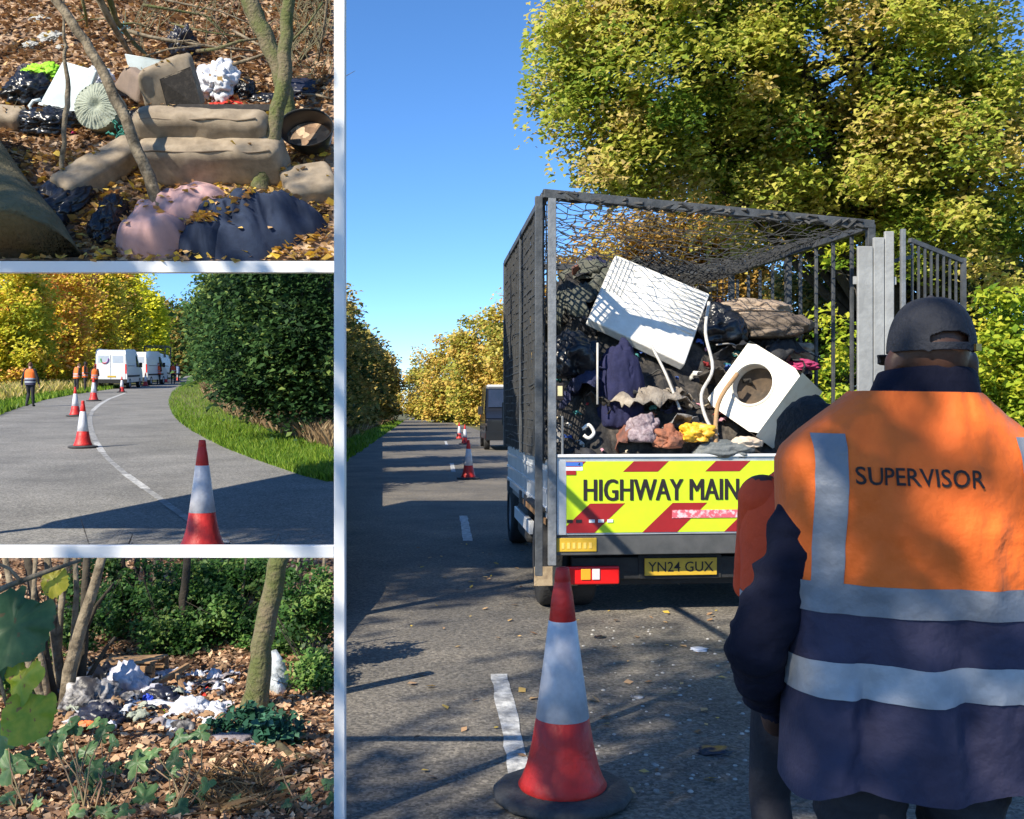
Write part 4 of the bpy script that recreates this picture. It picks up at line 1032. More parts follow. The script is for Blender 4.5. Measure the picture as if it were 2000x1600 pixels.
SCL = [('white', (.72, .70, .66)), ('blue', (.05, .12, .42)), ('red', (.45, .04, .04)), ('pink', (.62, .30, .36)), ('cream', (.62, .54, .40)), ('grey', (.34, .34, .35)), ('teal', (.05, .24, .24))]
for i in range(90):
    x = rnd.uniform(.1, W_-.15); y = rnd.uniform(.05, 1.5); s = rnd.uniform(.02, .06); nm, cc = rnd.choice(SCL)
    vs, fs = sheet_pts(s*rnd.uniform(1, 2.4), s, i+300, .4, 6); mb = MB(); mb.add(vs, fs); o = mb.build('scrap', mat('scrap_'+nm, cc, .7, tuple(k*.6 for k in cc), 20), None, True, solid=.004)
    tag(o, 'small %s scrap stuck in the rubbish of the truck bed' % nm, 'scrap', '%s scraps in the truck load' % nm)
    o.matrix_world = Matrix.Translation(TK(x, y, heapz(x, y)+.03)) @ Euler((rnd.uniform(-.9, .4), rnd.uniform(-.6, .6), rnd.uniform(0, 6))).to_matrix().to_4x4()
for i in range(16):
    x = rnd.uniform(.2, W_-.3); y = rnd.uniform(.1, 1.3); q = Vector((x, y, heapz(x, y)+.04)); pts = [q]
    dv = Vector((rnd.uniform(-1, 1), rnd.uniform(-.4, .6), rnd.uniform(-.2, .6)))*.12
    for k in range(4): dv = dv+Vector((rnd.uniform(-.06, .06), rnd.uniform(-.03, .03), rnd.uniform(-.07, .03))); q = q+dv; pts.append(q)
    mb = MB(); mb.tube(catmull([TK(*a) for a in pts], 4), .007, 5); o = mb.build('cable', mat('cable_grey' if i % 2 else 'cable_black', (.30, .29, .28) if i % 2 else (.02, .02, .02), .6), None, True)
    tag(o, '%s cable looping out of the rubbish in the truck bed' % ('grey' if i % 2 else 'black'), 'cable', '%s cables in the truck load' % ('grey' if i % 2 else 'black'))
# ribbed white freezer lid standing on end
M_lid = mat("grimy_white_plastic", (.88, .86, .80), .5, (.76, .72, .64), 7, .15, 30)
fl = thing('freezer_lid', 'grimy white ribbed freezer lid tilted high in the truck', 'lid', P(1260, 610, 8.8))
O = Vector(P(1260, 610, 8.8))
qa, qb, qc, qd = [P(1150, 622, 8.45)-O, P(1338, 712, 8.5)-O, P(1387, 574, 9.05)-O, P(1203, 497, 9.0)-O]
mb = MB(); mb.slab([qa, qb, qc, qd], .09); mb.build('panel', M_lid, fl, bevel=.015, seg=3)
nn = (qb-qa).cross(qd-qa).normalized()
for j in range(11):
    f = .38+.055*j; a = qa.lerp(qd, f).lerp(qb.lerp(qc, f), .22); b = qa.lerp(qd, f).lerp(qb.lerp(qc, f), .97)
    mb = MB(); mb.tube([a+nn*.002, b+nn*.002], .008, 6); mb.build('rib', M_lid, fl, True)
for j in range(5):
    f = .03+.04*j; mb = MB(); mb.tube([qa.lerp(qb, f).lerp(qd.lerp(qc, f), .45)+nn*.002, qa.lerp(qb, f).lerp(qd.lerp(qc, f), .96)+nn*.002], .008, 6); mb.build('rib', M_lid, fl, True)
# washing machine shell with its round door opening
wm = thing('washing_machine', 'battered cream washing machine shell with empty round door hole', 'appliance', matrix=Matrix.Translation(P(1492, 775, 8.25)) @ Euler((R(-20), R(30), R(-46))).to_matrix().to_4x4())
M_wm = mat("cream_enamel", (.74, .70, .60), .4, (.60, .50, .38), 4, .1, 20, lo=.5, hi=.75)
hw, hd_, hh = .27, .24, .30; N = 32; rr = .165; mb = MB(); cxh, czh = -.02, .02
inner = [(cxh+rr*math.cos(2*math.pi*i/N), -hd_, czh+rr*math.sin(2*math.pi*i/N)) for i in range(N)]
outer = []
for i in range(N):
    a = 2*math.pi*i/N; c, s = math.cos(a), math.sin(a); k = min(hw/abs(c) if abs(c) > 1e-6 else 9, hh/abs(s) if abs(s) > 1e-6 else 9); outer.append((k*c, -hd_, k*s))
deep = [(p[0], -hd_+.09, p[2]) for p in inner]
mb.add(inner+outer+deep, [(i, (i+1) % N, N+(i+1) % N, N+i) for i in range(N)]+[(i, 2*N+i, 2*N+(i+1) % N, (i+1) % N) for i in range(N)]); mb.build('front_panel', M_wm, wm)
mb = MB(); mb.add([(-hw, -hd_, -hh), (hw, -hd_, -hh), (hw, hd_, -hh), (-hw, hd_, -hh), (-hw, -hd_, hh), (hw, -hd_, hh), (hw, hd_, hh), (-hw, hd_, hh)], [(3, 2, 1, 0), (4, 5, 6, 7), (1, 2, 6, 5), (2, 3, 7, 6), (3, 0, 4, 7)]); mb.build('casing', M_wm, wm)
mb = MB(); mb.lathe([(rr*.98, -.0), (rr*.9, .05), (.001, .12)], 28, 'Y', (cxh, -hd_+.09, czh), False); mb.build('drum', mat('drum_brown', (.16, .11, .07), .8, (.05, .04, .03), 6), wm, True)
mb = MB(); mb.lathe([(rr+.004, -.010), (rr+.022, -.008), (rr+.024, 0), (rr+.004, .0)], 32, 'Y', (cxh, -hd_, czh), False); mb.build('seal_ring', M_wm, wm, True)
# cloths, poles, bags in the load
def bedthing(name, label, cat, m, px, py, d, rad, seed, **k):
    kw = dict(sub=5, fine=.12, cf=1.0, freq=1.3); kw.update(k); o = blob(name, m, None, rad, seed, **kw); o.location = P(px, py, d)-Vector((0, 0, rad[2]*.6)); return tag(o, label, cat)
bedthing('navy_blanket', 'navy blanket hanging below the freezer lid', 'blanket', mat('navy_blanket', (.008, .010, .045), .9, (.016, .018, .07), 6, .4, 30), 1212, 765, 8.25, (.18, .16, .46), 3, amp=.18, freq=1.4, crumple=.12, cf=2.2)
bedthing('yellow_bag', 'bright yellow plastic bag near the tailgate rail', 'bag', mat('yellow_plastic', (.86, .50, .03), .45, (.70, .36, .03), 8, .3, 30), 1357, 848, 7.95, (.13, .09, .09), 5, amp=.5, crumple=.3, cf=1.4)
bedthing('rust_cloth', 'rust brown cloth next to the yellow bag', 'cloth', mat('rust_cloth', (.36, .13, .07), .9, (.20, .09, .06), 12, .6, 40), 1306, 858, 7.93, (.11, .09, .10), 6, amp=.4, crumple=.35)
bedthing('floral_cloth', 'grey pink patterned cloth bundled by the tailgate', 'cloth', mat('patterned_cloth', (.38, .31, .33), .9, (.16, .11, .13), 30, .4, 60), 1258, 842, 7.98, (.13, .10, .13), 7, amp=.35, crumple=.3)
bedthing('grey_sack', 'dark grey sack behind the tailgate rail', 'sack', mat('grey_sack', (.10, .115, .12), .7, (.17, .18, .18), 10, .5, 40), 1415, 880, 7.98, (.24, .12, .09), 8, amp=.25, crumple=.2)
bedthing('black_sack', 'black sack slumped beside the cage mesh', 'sack', mat('black_plastic', (.010, .011, .014), .3, (.018, .02, .025), 6, .4, 20), 1120, 700, 8.4, (.24, .25, .24), 9, amp=.3, crumple=.2)
bedthing('black_sack', 'black sack wedged under the high freezer lid corner', 'sack', MATS['black_plastic'], 1405, 640, 8.9, (.20, .2, .20), 10, amp=.3, crumple=.25)
bedthing('brown_carpet', 'brown carpet roll end above the washing machine', 'carpet', mat('brown_carpet', (.22, .17, .13), .95, (.09, .07, .055), 9, .7, 60), 1500, 640, 9.0, (.36, .2, .15), 11, amp=.2, crumple=.18)
bedthing('tan_carpet', 'tan carpet scrap on top of the truck load', 'carpet', mat('tan_carpet', (.42, .33, .25), .95, (.30, .22, .16), 9, .7, 60), 1470, 605, 9.3, (.34, .2, .10), 12, amp=.3, crumple=.25)
bedthing('pink_cloth', 'magenta pink cloth behind the washing machine', 'cloth', mat('pink_cloth', (.48, .04, .15), .9, (.30, .03, .10), 10, .5, 40), 1568, 715, 8.9, (.13, .12, .06), 13, amp=.3, crumple=.3)
bedthing('dark_rug', 'dark rug heaped along the cage side', 'rug', mat('dark_rug', (.03, .03, .028), .95, (.07, .065, .055), 10, .7, 50), 1130, 610, 9.6, (.34, .3, .20), 14, amp=.35, crumple=.3)
bedthing('plaster_lump', 'pale plaster lump against the cage bars', 'rubble', mat('plaster', (.55, .47, .38), .9, (.36, .28, .2), 8, .6, 30), 1560, 690, 9.2, (.15, .12, .10), 15, amp=.35, crumple=.3)
bedthing('cream_offcut', 'cream foam offcut under the washing machine', 'foam', mat('foam', (.62, .52, .42), .9, (.45, .36, .28), 8, .5, 30), 1455, 865, 8.0, (.13, .10, .05), 16, amp=.3, crumple=.2)
def rod(name, label, cat, m, pts, r, par=None):
    mb = MB(); mb.tube(catmull([P(*p) for p in pts]) if len(pts) > 2 else [P(*p) for p in pts], r, 7); return tag(mb.build(name, m, par, True), label, cat)
M_pole = mat('pale_pole', (.60, .58, .54), .5, (.4, .38, .35), 12)
rod('thin_rod', 'thin pale rod running down from the freezer lid', 'rod', M_pole, [(1272, 675, 8.4), (1300, 730, 8.25), (1328, 800, 8.1)], .012)
rod('curved_hose', 'curved grey hose beside the washing machine door hole', 'hose', M_pole, [(1385, 590, 8.6), (1378, 650, 8.5), (1392, 720, 8.3), (1370, 770, 8.1), (1380, 820, 8.0), (1402, 850, 7.95)], .014)
rod('upright_rod', 'slim pale rod standing beside the navy blanket', 'rod', M_pole, [(1167, 670, 8.1), (1167, 790, 8.0)], .009)
rod('wooden_stake', 'brown wooden stake beneath the washing machine', 'stake', mat('stake', (.45, .28, .14), .8, (.3, .18, .09), 12), [(1398, 880, 7.9), (1402, 790, 8.0), (1440, 730, 8.1)], .018)
rod('broken_mug', 'white plastic ring lying in the dark rubbish', 'ring', M_lid, [(1138, 838, 7.97), (1150, 830, 7.97), (1160, 845, 7.97), (1150, 856, 7.95), (1140, 850, 7.95)], .014)

# ================================================================ VANS
def make_van(name, label, matrix, group=None, lower=None, emblem=None, front=False):
    t = thing(name, label, 'van', matrix=matrix, group=group)
    pr = [(0, .48), (-.02, .9), (0, 2.30), (.12, 2.46), (.6, 2.54), (3.4, 2.54), (3.75, 2.44), (4.45, 1.55), (5.25, 1.22), (5.45, .95), (5.45, .48)]
    hw = lambda z: 1.0-.11*max(0, (z-1.15)/1.4)**1.2
    n = len(pr); mb = MB(); mb.add([(-hw(z), y, z) for y, z in pr]+[(hw(z), y, z) for y, z in pr], [tuple(range(n)), tuple(range(2*n-1, n-1, -1))]+[(i, (i+1) % n, n+(i+1) % n, n+i) for i in range(n)])
    bd = mb.build('body', lower if name == 'oncoming_van' else M_pwhite, t, bevel=.06, seg=3)
    if name == 'oncoming_van': MB().box((0, 2.0, 2.56), (1.66, 3.0, .10)).build('roof_panel', M_pwhite, t, bevel=.03)
    bx = lambda nm, c, s, m, par=t, bv=.01: (lambda k: k.build(nm, m, par, bevel=bv))(MB().box(c, s))
    bx('rear_bumper', (0, -.03, .50), (1.98, .16, .26), M_dark); bx('front_bumper', (0, 5.46, .56), (1.98, .16, .34), lower or M_dark)
    for sg in (-1, 1):
        d_ = bx('rear_door', (sg*.465, -.028, 1.42), (.90, .03, 1.66), M_pwhite, t, .02)
        bx('door_window', (sg*.44, -.046, 1.92), (.66, .006, .46), mat('rear_glass', (.50, .56, .66), .15, (.42, .48, .58), 3, spec=.7), d_, .003)
        bx('tail_lamp', (sg*.93, -.02, 1.30), (.10, .06, .62), M_lred, t, .01)
        bx('headlamp', (sg*.78, 5.36, .98), (.34, .2, .20), M_lwht, t, .03)
        bx('mirror', (sg*1.14, 4.05, 1.55), (.2, .1, .34), M_dark, t, .03)
        mb = MB(); mb.add([(sg*(hw(z)+.008), y, z) for y, z in ((3.35, 1.42), (4.35, 1.42), (3.8, 2.18), (3.35, 2.2))], [(0, 1, 2, 3)]); mb.build('cab_window', M_glassd, t)
        bx('side_trim', (sg*1.005, 2.3, .82), (.03, 4.2, .12), M_dark, t, .005); bx('load_door_rail', (sg*.985, 1.6, 1.5), (.02, 2.3, .05), M_steel, t, .004)
        for y in (.95, 4.45): wheel(t, (sg*.90, y, .345), .345, .22)
    mb = MB(); mb.add([(-.84, 4.36, 1.67), (.84, 4.36, 1.67), (.80, 3.80, 2.385), (-.80, 3.80, 2.385)], [(0, 1, 2, 3)]); mb.v = [(x, y+.03, z+.02) for x, y, z in mb.v]; mb.build('windscreen', M_glassd, t)
    bx('number_plate', (.05, -.05, .80), (.52, .012, .11), M_plate, t, .003); bx('front_plate', (0, 5.55, .62), (.52, .012, .11), M_pwhite, t, .003)
    bx('grille', (0, 5.44, .88), (1.1, .06, .20), M_dark, t, .01)
    if lower:
        mb = MB(); mb.add([(-.93, 4.52, 1.535), (.93, 4.52, 1.535), (.96, 5.27, 1.235), (-.96, 5.27, 1.235)], [(0, 1, 2, 3)]); mb.v = [(x, y, z+.012) for x, y, z in mb.v]; mb.build('bonnet', lower, t)
        bx('front_panel', (0, 5.47, .95), (1.9, .05, .50), lower, t, .02)
    if emblem:
        mb = MB(); cols = [mat('emblem_green', (.10, .50, .12), .5), mat('emblem_red', (.55, .03, .08), .5), mat('emblem_violet', (.22, .05, .32), .5)]
        for j, (a0, a1) in enumerate(((-.2, 1.0), (1.0, 2.1), (2.1, 3.35))):
            mb = MB(); mb.tube([(-.38-.24*math.cos(a0+(a1-a0)*i/8), -.062, 1.92-.26*math.sin(a0+(a1-a0)*i/8)+(.0)) for i in range(9)], .035, 6); mb.build('emblem', cols[j], t, True)
    return t
vm = lambda px, d, rz: Matrix.Translation(MLd(px, d, .012)) @ Matrix.Rotation(rz, 4, 'Z') @ Matrix.Rotation(math.atan(S_ML), 4, 'X')
make_van('parked_van', 'white van with coloured horseshoe emblem behind the workers', vm(217, 66.5, R(10)), 'vans parked on the valley road', emblem=True)
make_van('parked_van', 'white van parked second in line, mostly hidden', vm(262, 77, R(4)), 'vans parked on the valley road')
# small truck facing back down the valley road, with a cage behind its cab
st = make_van('small_truck', 'white caged pickup facing down the valley road', vm(312, 92, R(176)) @ Matrix.Diagonal((1, 1, .92, 1)), None, lower=M_dark)
st['category'] = 'truck'
for a, b in (((-.95, 1.2, 2.3), (-.95, 1.2, 3.4)), ((.95, 1.2, 2.3), (.95, 1.2, 3.4)), ((-.95, 1.2, 3.4), (.95, 1.2, 3.4)), ((-.95, 0, 3.4), (-.95, 1.2, 3.4)), ((.95, 0, 3.4), (.95, 1.2, 3.4)), ((-.95, 0, 2.3), (-.95, 0, 3.4)), ((.95, 0, 2.3), (.95, 0, 3.4)), ((-.95, 0, 3.4), (.95, 0, 3.4)), ((-.95, 1.2, 2.85), (.95, 1.2, 2.85))):
    mb = MB(); mb.bar(a, b, .09); mb.build('cage_bar', M_cage, st)
make_van('oncoming_van', 'dark fronted white roofed van ahead of the tipper', Matrix.Translation((-.42, 45.4, .004)) @ Matrix.Rotation(R(184), 4, 'Z'), None, lower=mat('black_paint', (.012, .013, .016), .3, coat=.3))
# ================================================================ DUMPED FURNITURE ON THE STEEP BANK
M_beige = mat("beige_upholstery", (.36, .29, .21), .95, (.21, .165, .115), 9, .35, 260, lo=.34, hi=.66, detail=14)
M_beige2 = mat("taupe_upholstery", (.27, .20, .155), .95, (.20, .15, .12), 6, .5, 110)
M_dpanel = mat("dark_cloth_panel", (.018, .015, .013), .9, (.05, .042, .035), 22, .3, 60, lo=.5, hi=.75)
M_pink = mat("dusty_pink_cloth", (.56, .34, .32), .95, (.46, .28, .265), 5, .15, 160)
M_duvet = mat("navy_duvet", (.008, .017, .045), .9, (.018, .032, .070), 7, .2, 120)
M_pan = mat("pale_blue_white_panel", (.62, .70, .72), .45, (.50, .57, .58), 5, .1, 25)
M_bag = mat("black_bin_bag", (.008, .009, .013), .28, (.016, .018, .024), 6, .35, 14)
M_bag2 = mat("navy_bin_bag", (.012, .014, .028), .4, (.022, .025, .045), 6, .4, 16)
M_wbag = mat("white_plastic_bag", (.72, .73, .78), .35, (.58, .60, .66), 6, .3, 20)
M_sage = mat("sage_fabric", (.36, .39, .32), .9, (.27, .30, .24), 7, .4, 60)
FURN = []
def onbank(o): FURN.append(o); return o
def soft(name, label, cat, m, px, py, size, r, rot=0., tip=(0, 0), lift=None, group=None, amp=.02, sag=0.):
    t = rbox(name, m, None, size, r, (0, 0, size[2]/2), None, 16, amp, 4., len(FURN)+1, sag, TLM(px, py, -.02 if lift is None else lift, rot, tip)); tag(t, label, cat, group); return onbank(t)
sf = thing('upturned_sofa', 'upturned beige sofa base lying across the bank', 'sofa', matrix=TLM(413, 371, -.02))
onbank(rbox('seat_block', M_beige, sf, (1.20, .34, .38), .085, (.02, .17, .18), None, 26, .028, 3.5, 1))
onbank(rbox('back_roll', M_beige, sf, (1.12, .25, .27), .09, (-.06, .33, .41), (0, R(2), R(-1)), 26, .025, 3.5, 2))
M_pipe = mat('piping', (.24, .185, .13), .9)
for y_, z_, x0_, x1_ in ((.022, .352, -.50, .54), (.236, .522, -.53, .42)):
    mb = MB(); mb.tube([(x0_+(x1_-x0_)*i/12, y_+.006*math.sin(i*1.7), z_+.008*math.sin(i*1.1)) for i in range(13)], .008, 6); mb.build('piping', M_pipe, sf, True)
mb = MB(); mb.box((.10, .50, .47), (.80, .10, .04)); mb.build('dark_strip', M_dpanel, sf, bevel=.01)  # dark strip along the inner edge behind the roll
soft('loose_bolster', 'loose beige sofa bolster pointing down the bank', 'bolster', M_beige, 203, 352, (.86, .30, .22), .06, R(57), amp=.03)
soft('seat_cushion', 'beige cushion sinking in leaves behind the navy duvet', 'cushion', M_beige, 606, 376, (.42, .42, .17), .05, R(20))
soft('seat_cushion', 'small beige cushion by the mossy leaning trunk', 'cushion', M_beige, 14, 245, (.40, .24, .16), .05, R(-8))
def quadthing(name, label, cat, corners, th, m, bevel=.02, part='panel'):
    q = [TL(*c) for c in corners]; O = sum(q, Vector())/4
    t = thing(name, label, cat, O); n = (q[1]-q[0]).cross(q[3]-q[0]).normalized()
    if part == 'cushion_body':
        W2 = (q[1]-q[0]).length; H2_ = (q[3]-q[0]).length; vs, fs = rbox_pts((W2, H2_, th), .045, 14, .012, 6)
        bl = lambda u, v: q[0].lerp(q[1], u).lerp(q[3].lerp(q[2], u), v)
        mb = MB(); mb.add([bl(v.x/W2+.5, v.y/H2_+.5)-O+n*(v.z-th/2) for v in vs], fs); onbank(mb.build(part, m, t, True))
    else:
        mb = MB(); mb.slab([p-O for p in q], th); onbank(mb.build(part, m, t, bevel=bevel, seg=3))
    return t, (lambda u, v, o=0.: q[0].lerp(q[1], u).lerp(q[3].lerp(q[2], u), v)-O+n*o)
t, f = quadthing('back_cushion', 'upright beige back cushion with dark torn underside', 'cushion', [(282, 214, .20), (397, 217, .20), (366, 108, .55), (264, 146, .52)], .15, M_beige, .04, 'cushion_body')
mb = MB(); mb.slab([f(.40, .02, .004), f(1.0, .02, .004), f(1.0, .80, .004), f(.40, .72, .004)], .003); mb.build('dark_underside', M_dpanel, t)
quadthing('taupe_cushion', 'taupe cushion wedged behind the upright back cushion', 'cushion', [(217, 168, .12), (268, 206, .16), (274, 150, .40), (244, 128, .38)], .13, M_beige2, .035, 'cushion_body')
t, f = quadthing('cabinet_sheet', 'pale blue white cabinet panel propped behind the thin stick', 'panel', [(75, 205, .06), (160, 217, .06), (189, 138, .36), (122, 119, .38)], .05, M_pan, .012)
mb = MB(); mb.slab([f(0, .0, .012), f(1.08, -.10, .012), f(1.08, -.02, .012), f(0, .06, .012)], .02); mb.build('lip', M_pan, t, bevel=.004)
mb = MB(); mb.tube([f(-.02, .12, .0), f(-.12, .06, .02), f(-.14, -.06, .02), f(-.04, -.14, .02), f(.12, -.12, .02)], .016, 8); mb.build('hose', M_pan, t, True)
quadthing('white_board', 'pale board lying behind the upright back cushion', 'board', [(255, 148, .25), (322, 142, .25), (318, 118, .42), (243, 105, .42)], .03, M_pan, .008)
# pleated round pouf top
t = thing('pleated_pouf', 'round pleated sage fabric pouf beside the green netting', 'pouf', matrix=TLM(205, 262, .0, 0, (R(38), R(-8))))
mb = MB()
def fp(u, v):
    a = 2*math.pi*u; r = .215*v; return (r*math.cos(a)*(1+.03*math.sin(a*3)), r*math.sin(a)+.2, .15+.05*(1-v**2)-.05*math.exp(-(v/.2)**2)+.010*v*math.sin(a*34)+.014*v*fbm((math.cos(a), math.sin(a), v), 3, 3))
mb.grid(fp, 140, 16, True); mb.build('top', M_sage, t, True)
mb = MB(); mb.grid(lambda u, v: (.215*math.cos(2*math.pi*u)*(1-.1*v), .2+.215*math.sin(2*math.pi*u)*(1-.1*v), .15-.17*v+.006*math.sin(2*math.pi*u*30)), 120, 8, True); onbank(mb.build('skirt', M_sage, t, True))
def bag(name, label, cat, m, px, py, rad, seed, lift=-.02, rot=0., **k):
    kw = dict(amp=.3, freq=1.5, sub=5, crumple=.28, cf=2.6); kw.update(k)
    o = blob(name, m, None, rad, seed, matrix=TLM(px, py, lift, rot), **kw); tag(o, label, cat); return onbank(o)
def drape(name, label, cat, m, px, py, rx, ry, h, seed, rot=0., dirn=.6, wr=.035, group=None):
    """loosely heaped cloth with long wrinkles"""
    mb = MB(); ca, sa = math.cos(dirn), math.sin(dirn)
    def fn(u, v):
        a = -2*math.pi*u; c, s_ = math.cos(a), math.sin(a); k = 1+.12*fbm((c*1.2+seed, s_*1.2, seed), 1.3, 3)
        x = rx*c*v*k; y = ry*s_*v*k; X, Y = x*ca+y*sa, -x*sa+y*ca; wx = .12*fbm((x, y, seed), 3, 2)
        f1 = 1-2*abs(noise.noise(Vector(((X+wx)*9, Y*2.2, seed*1.7)))); f2 = 1-2*abs(noise.noise(Vector(((X+wx)*17, (Y-wx)*5, seed*2.9))))
        e = 1-v**5
        z = h*(1-v**2.6)*(.72+.55*fbm((x, y, seed*3.1), 2.6, 2))+wr*(f1*.8+f2*.35)*e*(.4+.6*(1-v))+.04*e
        return (x, y, max(z, -.02*v))
    mb.grid(fn, 130, 70, True); o = mb.build(name, m, None, True); o.matrix_world = TLM(px, py, -.01, rot); tag(o, label, cat, group); return onbank(o)
soft_k = dict(amp=.20, freq=1.0, crumple=.22, cf=1.05, fine=.06)
drape('pink_quilt', 'dusty pink quilt fold lying above the leaning pole', 'quilt', M_pink, 374, 420, .38, .40, .26, 21, R(-12), .4, .030)
drape('pink_pillow', 'rounded dusty pink pillow pinned by the leaning pole', 'pillow', M_pink, 304, 468, .30, .27, .32, 22, 0, 1.2, .018)
drape('pink_pillow', 'smaller pink pillow bulging beside the leaning pole', 'pillow', M_pink, 306, 422, .17, .20, .24, 23, 0, .2, .012)
drape('navy_duvet', 'crumpled navy duvet strewn with yellow leaves', 'duvet', M_duvet, 492, 446, .56, .46, .30, 24, R(6), .3, .075)
drape('navy_duvet', 'lower fold of the navy duvet beside the pink pillow', 'duvet', M_duvet, 408, 478, .25, .22, .22, 25, 0, .2, .05)
bag('bin_bag', 'round navy bin bag by the fallen branches', 'bag', M_bag2, 364, 112, (.14, .15, .20), 26)
bag('plastic_bag', 'torn white plastic bag behind the sofa', 'bag', M_wbag, 430, 186, (.19, .22, .20), 27, crumple=.35, cf=1.6, fine=.5)
bag('bin_bag', 'small black bag beside the torn white bag', 'bag', M_bag, 482, 190, (.09, .12, .11), 28)
bag('bin_bag', 'flat black plastic against the mossy twin trunk', 'bag', M_bag, 522, 200, (.20, .10, .05), 29)
bag('black_sheet', 'black plastic sheet behind the mossy twin trunk', 'sheet', M_bag2, 582, 178, (.18, .16, .05), 30, rot=R(25))
bag('bin_bag', 'black bag under the lime green cloth', 'bag', M_bag, 62, 190, (.22, .22, .14), 31)
bag('bin_bag', 'dark purple shoe bag beside the lime green cloth', 'bag', mat('purple_black', (.022, .016, .028), .5, (.05, .04, .06), 9, .4, 30), 62, 148, (.11, .08, .08), 32)
bag('bin_bag', 'long black bag below the cabinet panel', 'bag', M_bag, 100, 252, (.28, .16, .12), 33)
bag('bin_bag', 'shiny black bag at the foot of the thin stick', 'bag', M_bag, 118, 412, (.22, .34, .12), 34, rot=R(-20), crumple=.24)
bag('bin_bag', 'black bag half buried beside the pink pillow', 'bag', M_bag, 216, 440, (.11, .26, .12), 35)
bag('black_tub_liner', 'dark bag tucked between pouf and sofa', 'bag', M_bag, 272, 262, (.08, .22, .14), 36)
M_limec = mat('lime_cloth', (.34, .72, .02), .7, (.26, .58, .02), 8, .4, 40)
bag('lime_cloth', 'lime green cloth draped over the black bags', 'cloth', M_limec, 84, 146, (.17, .09, .06), 37, lift=.10, crumple=.45, amp=.5)
bag('pink_scrap', 'pale pink scrap beside the pleated pouf', 'cloth', mat('pale_pink', (.62, .42, .50), .8, (.5, .34, .42), 8), 158, 192, (.09, .08, .10), 38, lift=.05)
bag('white_scrap', 'crumpled white cloth behind the leaning pole', 'cloth', M_wbag, 200, 172, (.12, .12, .13), 39, lift=.05)
bag('pink_toy', 'tiny bright pink scrap among the leaves', 'scrap', mat('hot_pink', (.75, .06, .26), .6), 147, 264, (.03, .03, .03), 40)
bag('red_cloth', 'bright red cloth scrap behind the sofa', 'cloth', mat('red_cloth', (.70, .035, .02), .8, (.5, .03, .02), 12, .5, 40), 447, 214, (.16, .06, .05), 41, crumple=.3)
bag('red_cloth', 'orange red cloth scrap under the torn white bag', 'cloth', MATS['red_cloth'], 455, 197, (.06, .05, .05), 42, crumple=.3)
M_grey_s = mat('grey_scrap', (.42, .42, .40), .7, (.28, .28, .27), 9, .4, 40)
for i, (px, py, r) in enumerate([(80, 42, .10), (62, 90, .08), (105, 76, .13), (523, 18, .06), (120, 95, .06)]):
    o = bag('grey_scrap', 'grey plastic scrap lying high on the bank', 'scrap', M_grey_s, px, py, (r, r*.7, r*.35), 43+i, crumple=.35); o['group'] = 'grey scraps on the bank'
# green netting: tangled strands
M_net = mat('teal_net', (.03, .26, .19), .7, (.02, .18, .14), 10)
mb = MB(); rn = random.Random(4)
for k in range(70):
    c = TL(rn.uniform(222, 246), rn.uniform(212, 274), rn.uniform(.0, .16)); pts = [c]
    for j in range(5): c = c+Vector((rn.uniform(-.035, .035), rn.uniform(-.02, .02), rn.uniform(-.03, .03))); pts.append(c)
    mb.tube(pts, .005, 4)
o = mb.build('netting', M_net); tag(o, 'tangled teal green netting behind the leaning pole', 'netting'); 
mb = MB()
for k in range(22):
    c = TL(rn.uniform(228, 248), rn.uniform(46, 62), rn.uniform(.1, .2)); mb.tube([c, c+Vector((rn.uniform(-.05, .05), 0, rn.uniform(-.04, .04))), c+Vector((rn.uniform(-.06, .06), 0, rn.uniform(-.06, .02)))], .006, 4)
tag(mb.build('netting', mat('blue_net', (.03, .26, .36), .7)), 'blue netting scrap caught on a leaning branch', 'netting')
# black tub
t = thing('black_tub', 'black oval plastic tub holding dead leaves', 'tub', matrix=TLM(596, 312, .02, R(-14), (R(22), 0)))
M_tub = mat('black_tub', (.010, .012, .014), .35, (.02, .022, .024), 6)
def oval(u, r, z): a = 2*math.pi*u; return (.24*r*math.cos(a), .19+.19*r*math.sin(a), z)
mb = MB(); prof = [(.72, 0.), (.92, .12), (1.0, .20), (1.04, .205), (1.04, .19)]
mb.grid(lambda u, v: oval(u, *[(lambda i, f: prof[i][k]*(1-f)+prof[min(i+1, 4)][k]*f)(int(v*4), v*4-int(v*4)) for k in (0, 1)]), 40, 16, True); mb.build('wall', M_tub, t, True)
mb = MB(); mb.add([oval(i/40, .80, .07) for i in range(40)], [tuple(range(40))]); mb.build('leaf_fill', M_litter, t)
# trees and sticks
DA = TL(510, 374).y
def bankstem(name, label, base, pts, rad, m, cat='tree', n=10, part='trunk', jit=.012):
    t = thing(name, label, cat, pts[0]); p0 = pts[0]; rn = random.Random(len(label))
    fine = []; fr_ = []
    for i in range(len(pts)-1):
        for k in range(4): fine.append(pts[i].lerp(pts[i+1], k/4)-p0+Vector((rn.uniform(-jit, jit), rn.uniform(-jit, jit), 0))); fr_.append(rad[i]+(rad[i+1]-rad[i])*k/4)
    fine.append(pts[-1]-p0); fr_.append(rad[-1]); MB().tube(fine, fr_, n).build(part, m, t, True); return t
dA = TL(510, 374).y; dB = TL(566, 258).y; dC = TL(330, 458).y; dD = TL(122, 382).y
Q = lambda l, d: [P(x, y, d) for x, y in l]
bankstem('mossy_tree', 'mossy slim tree growing at the sofa end', 0, Q([(506, 385), (512, 355), (524, 310), (541, 232), (554, 150), (558, 70), (566, -40), (568, -120)], dA), [.10, .075, .066, .064, .060, .055, .048, .045], M_bark_g)
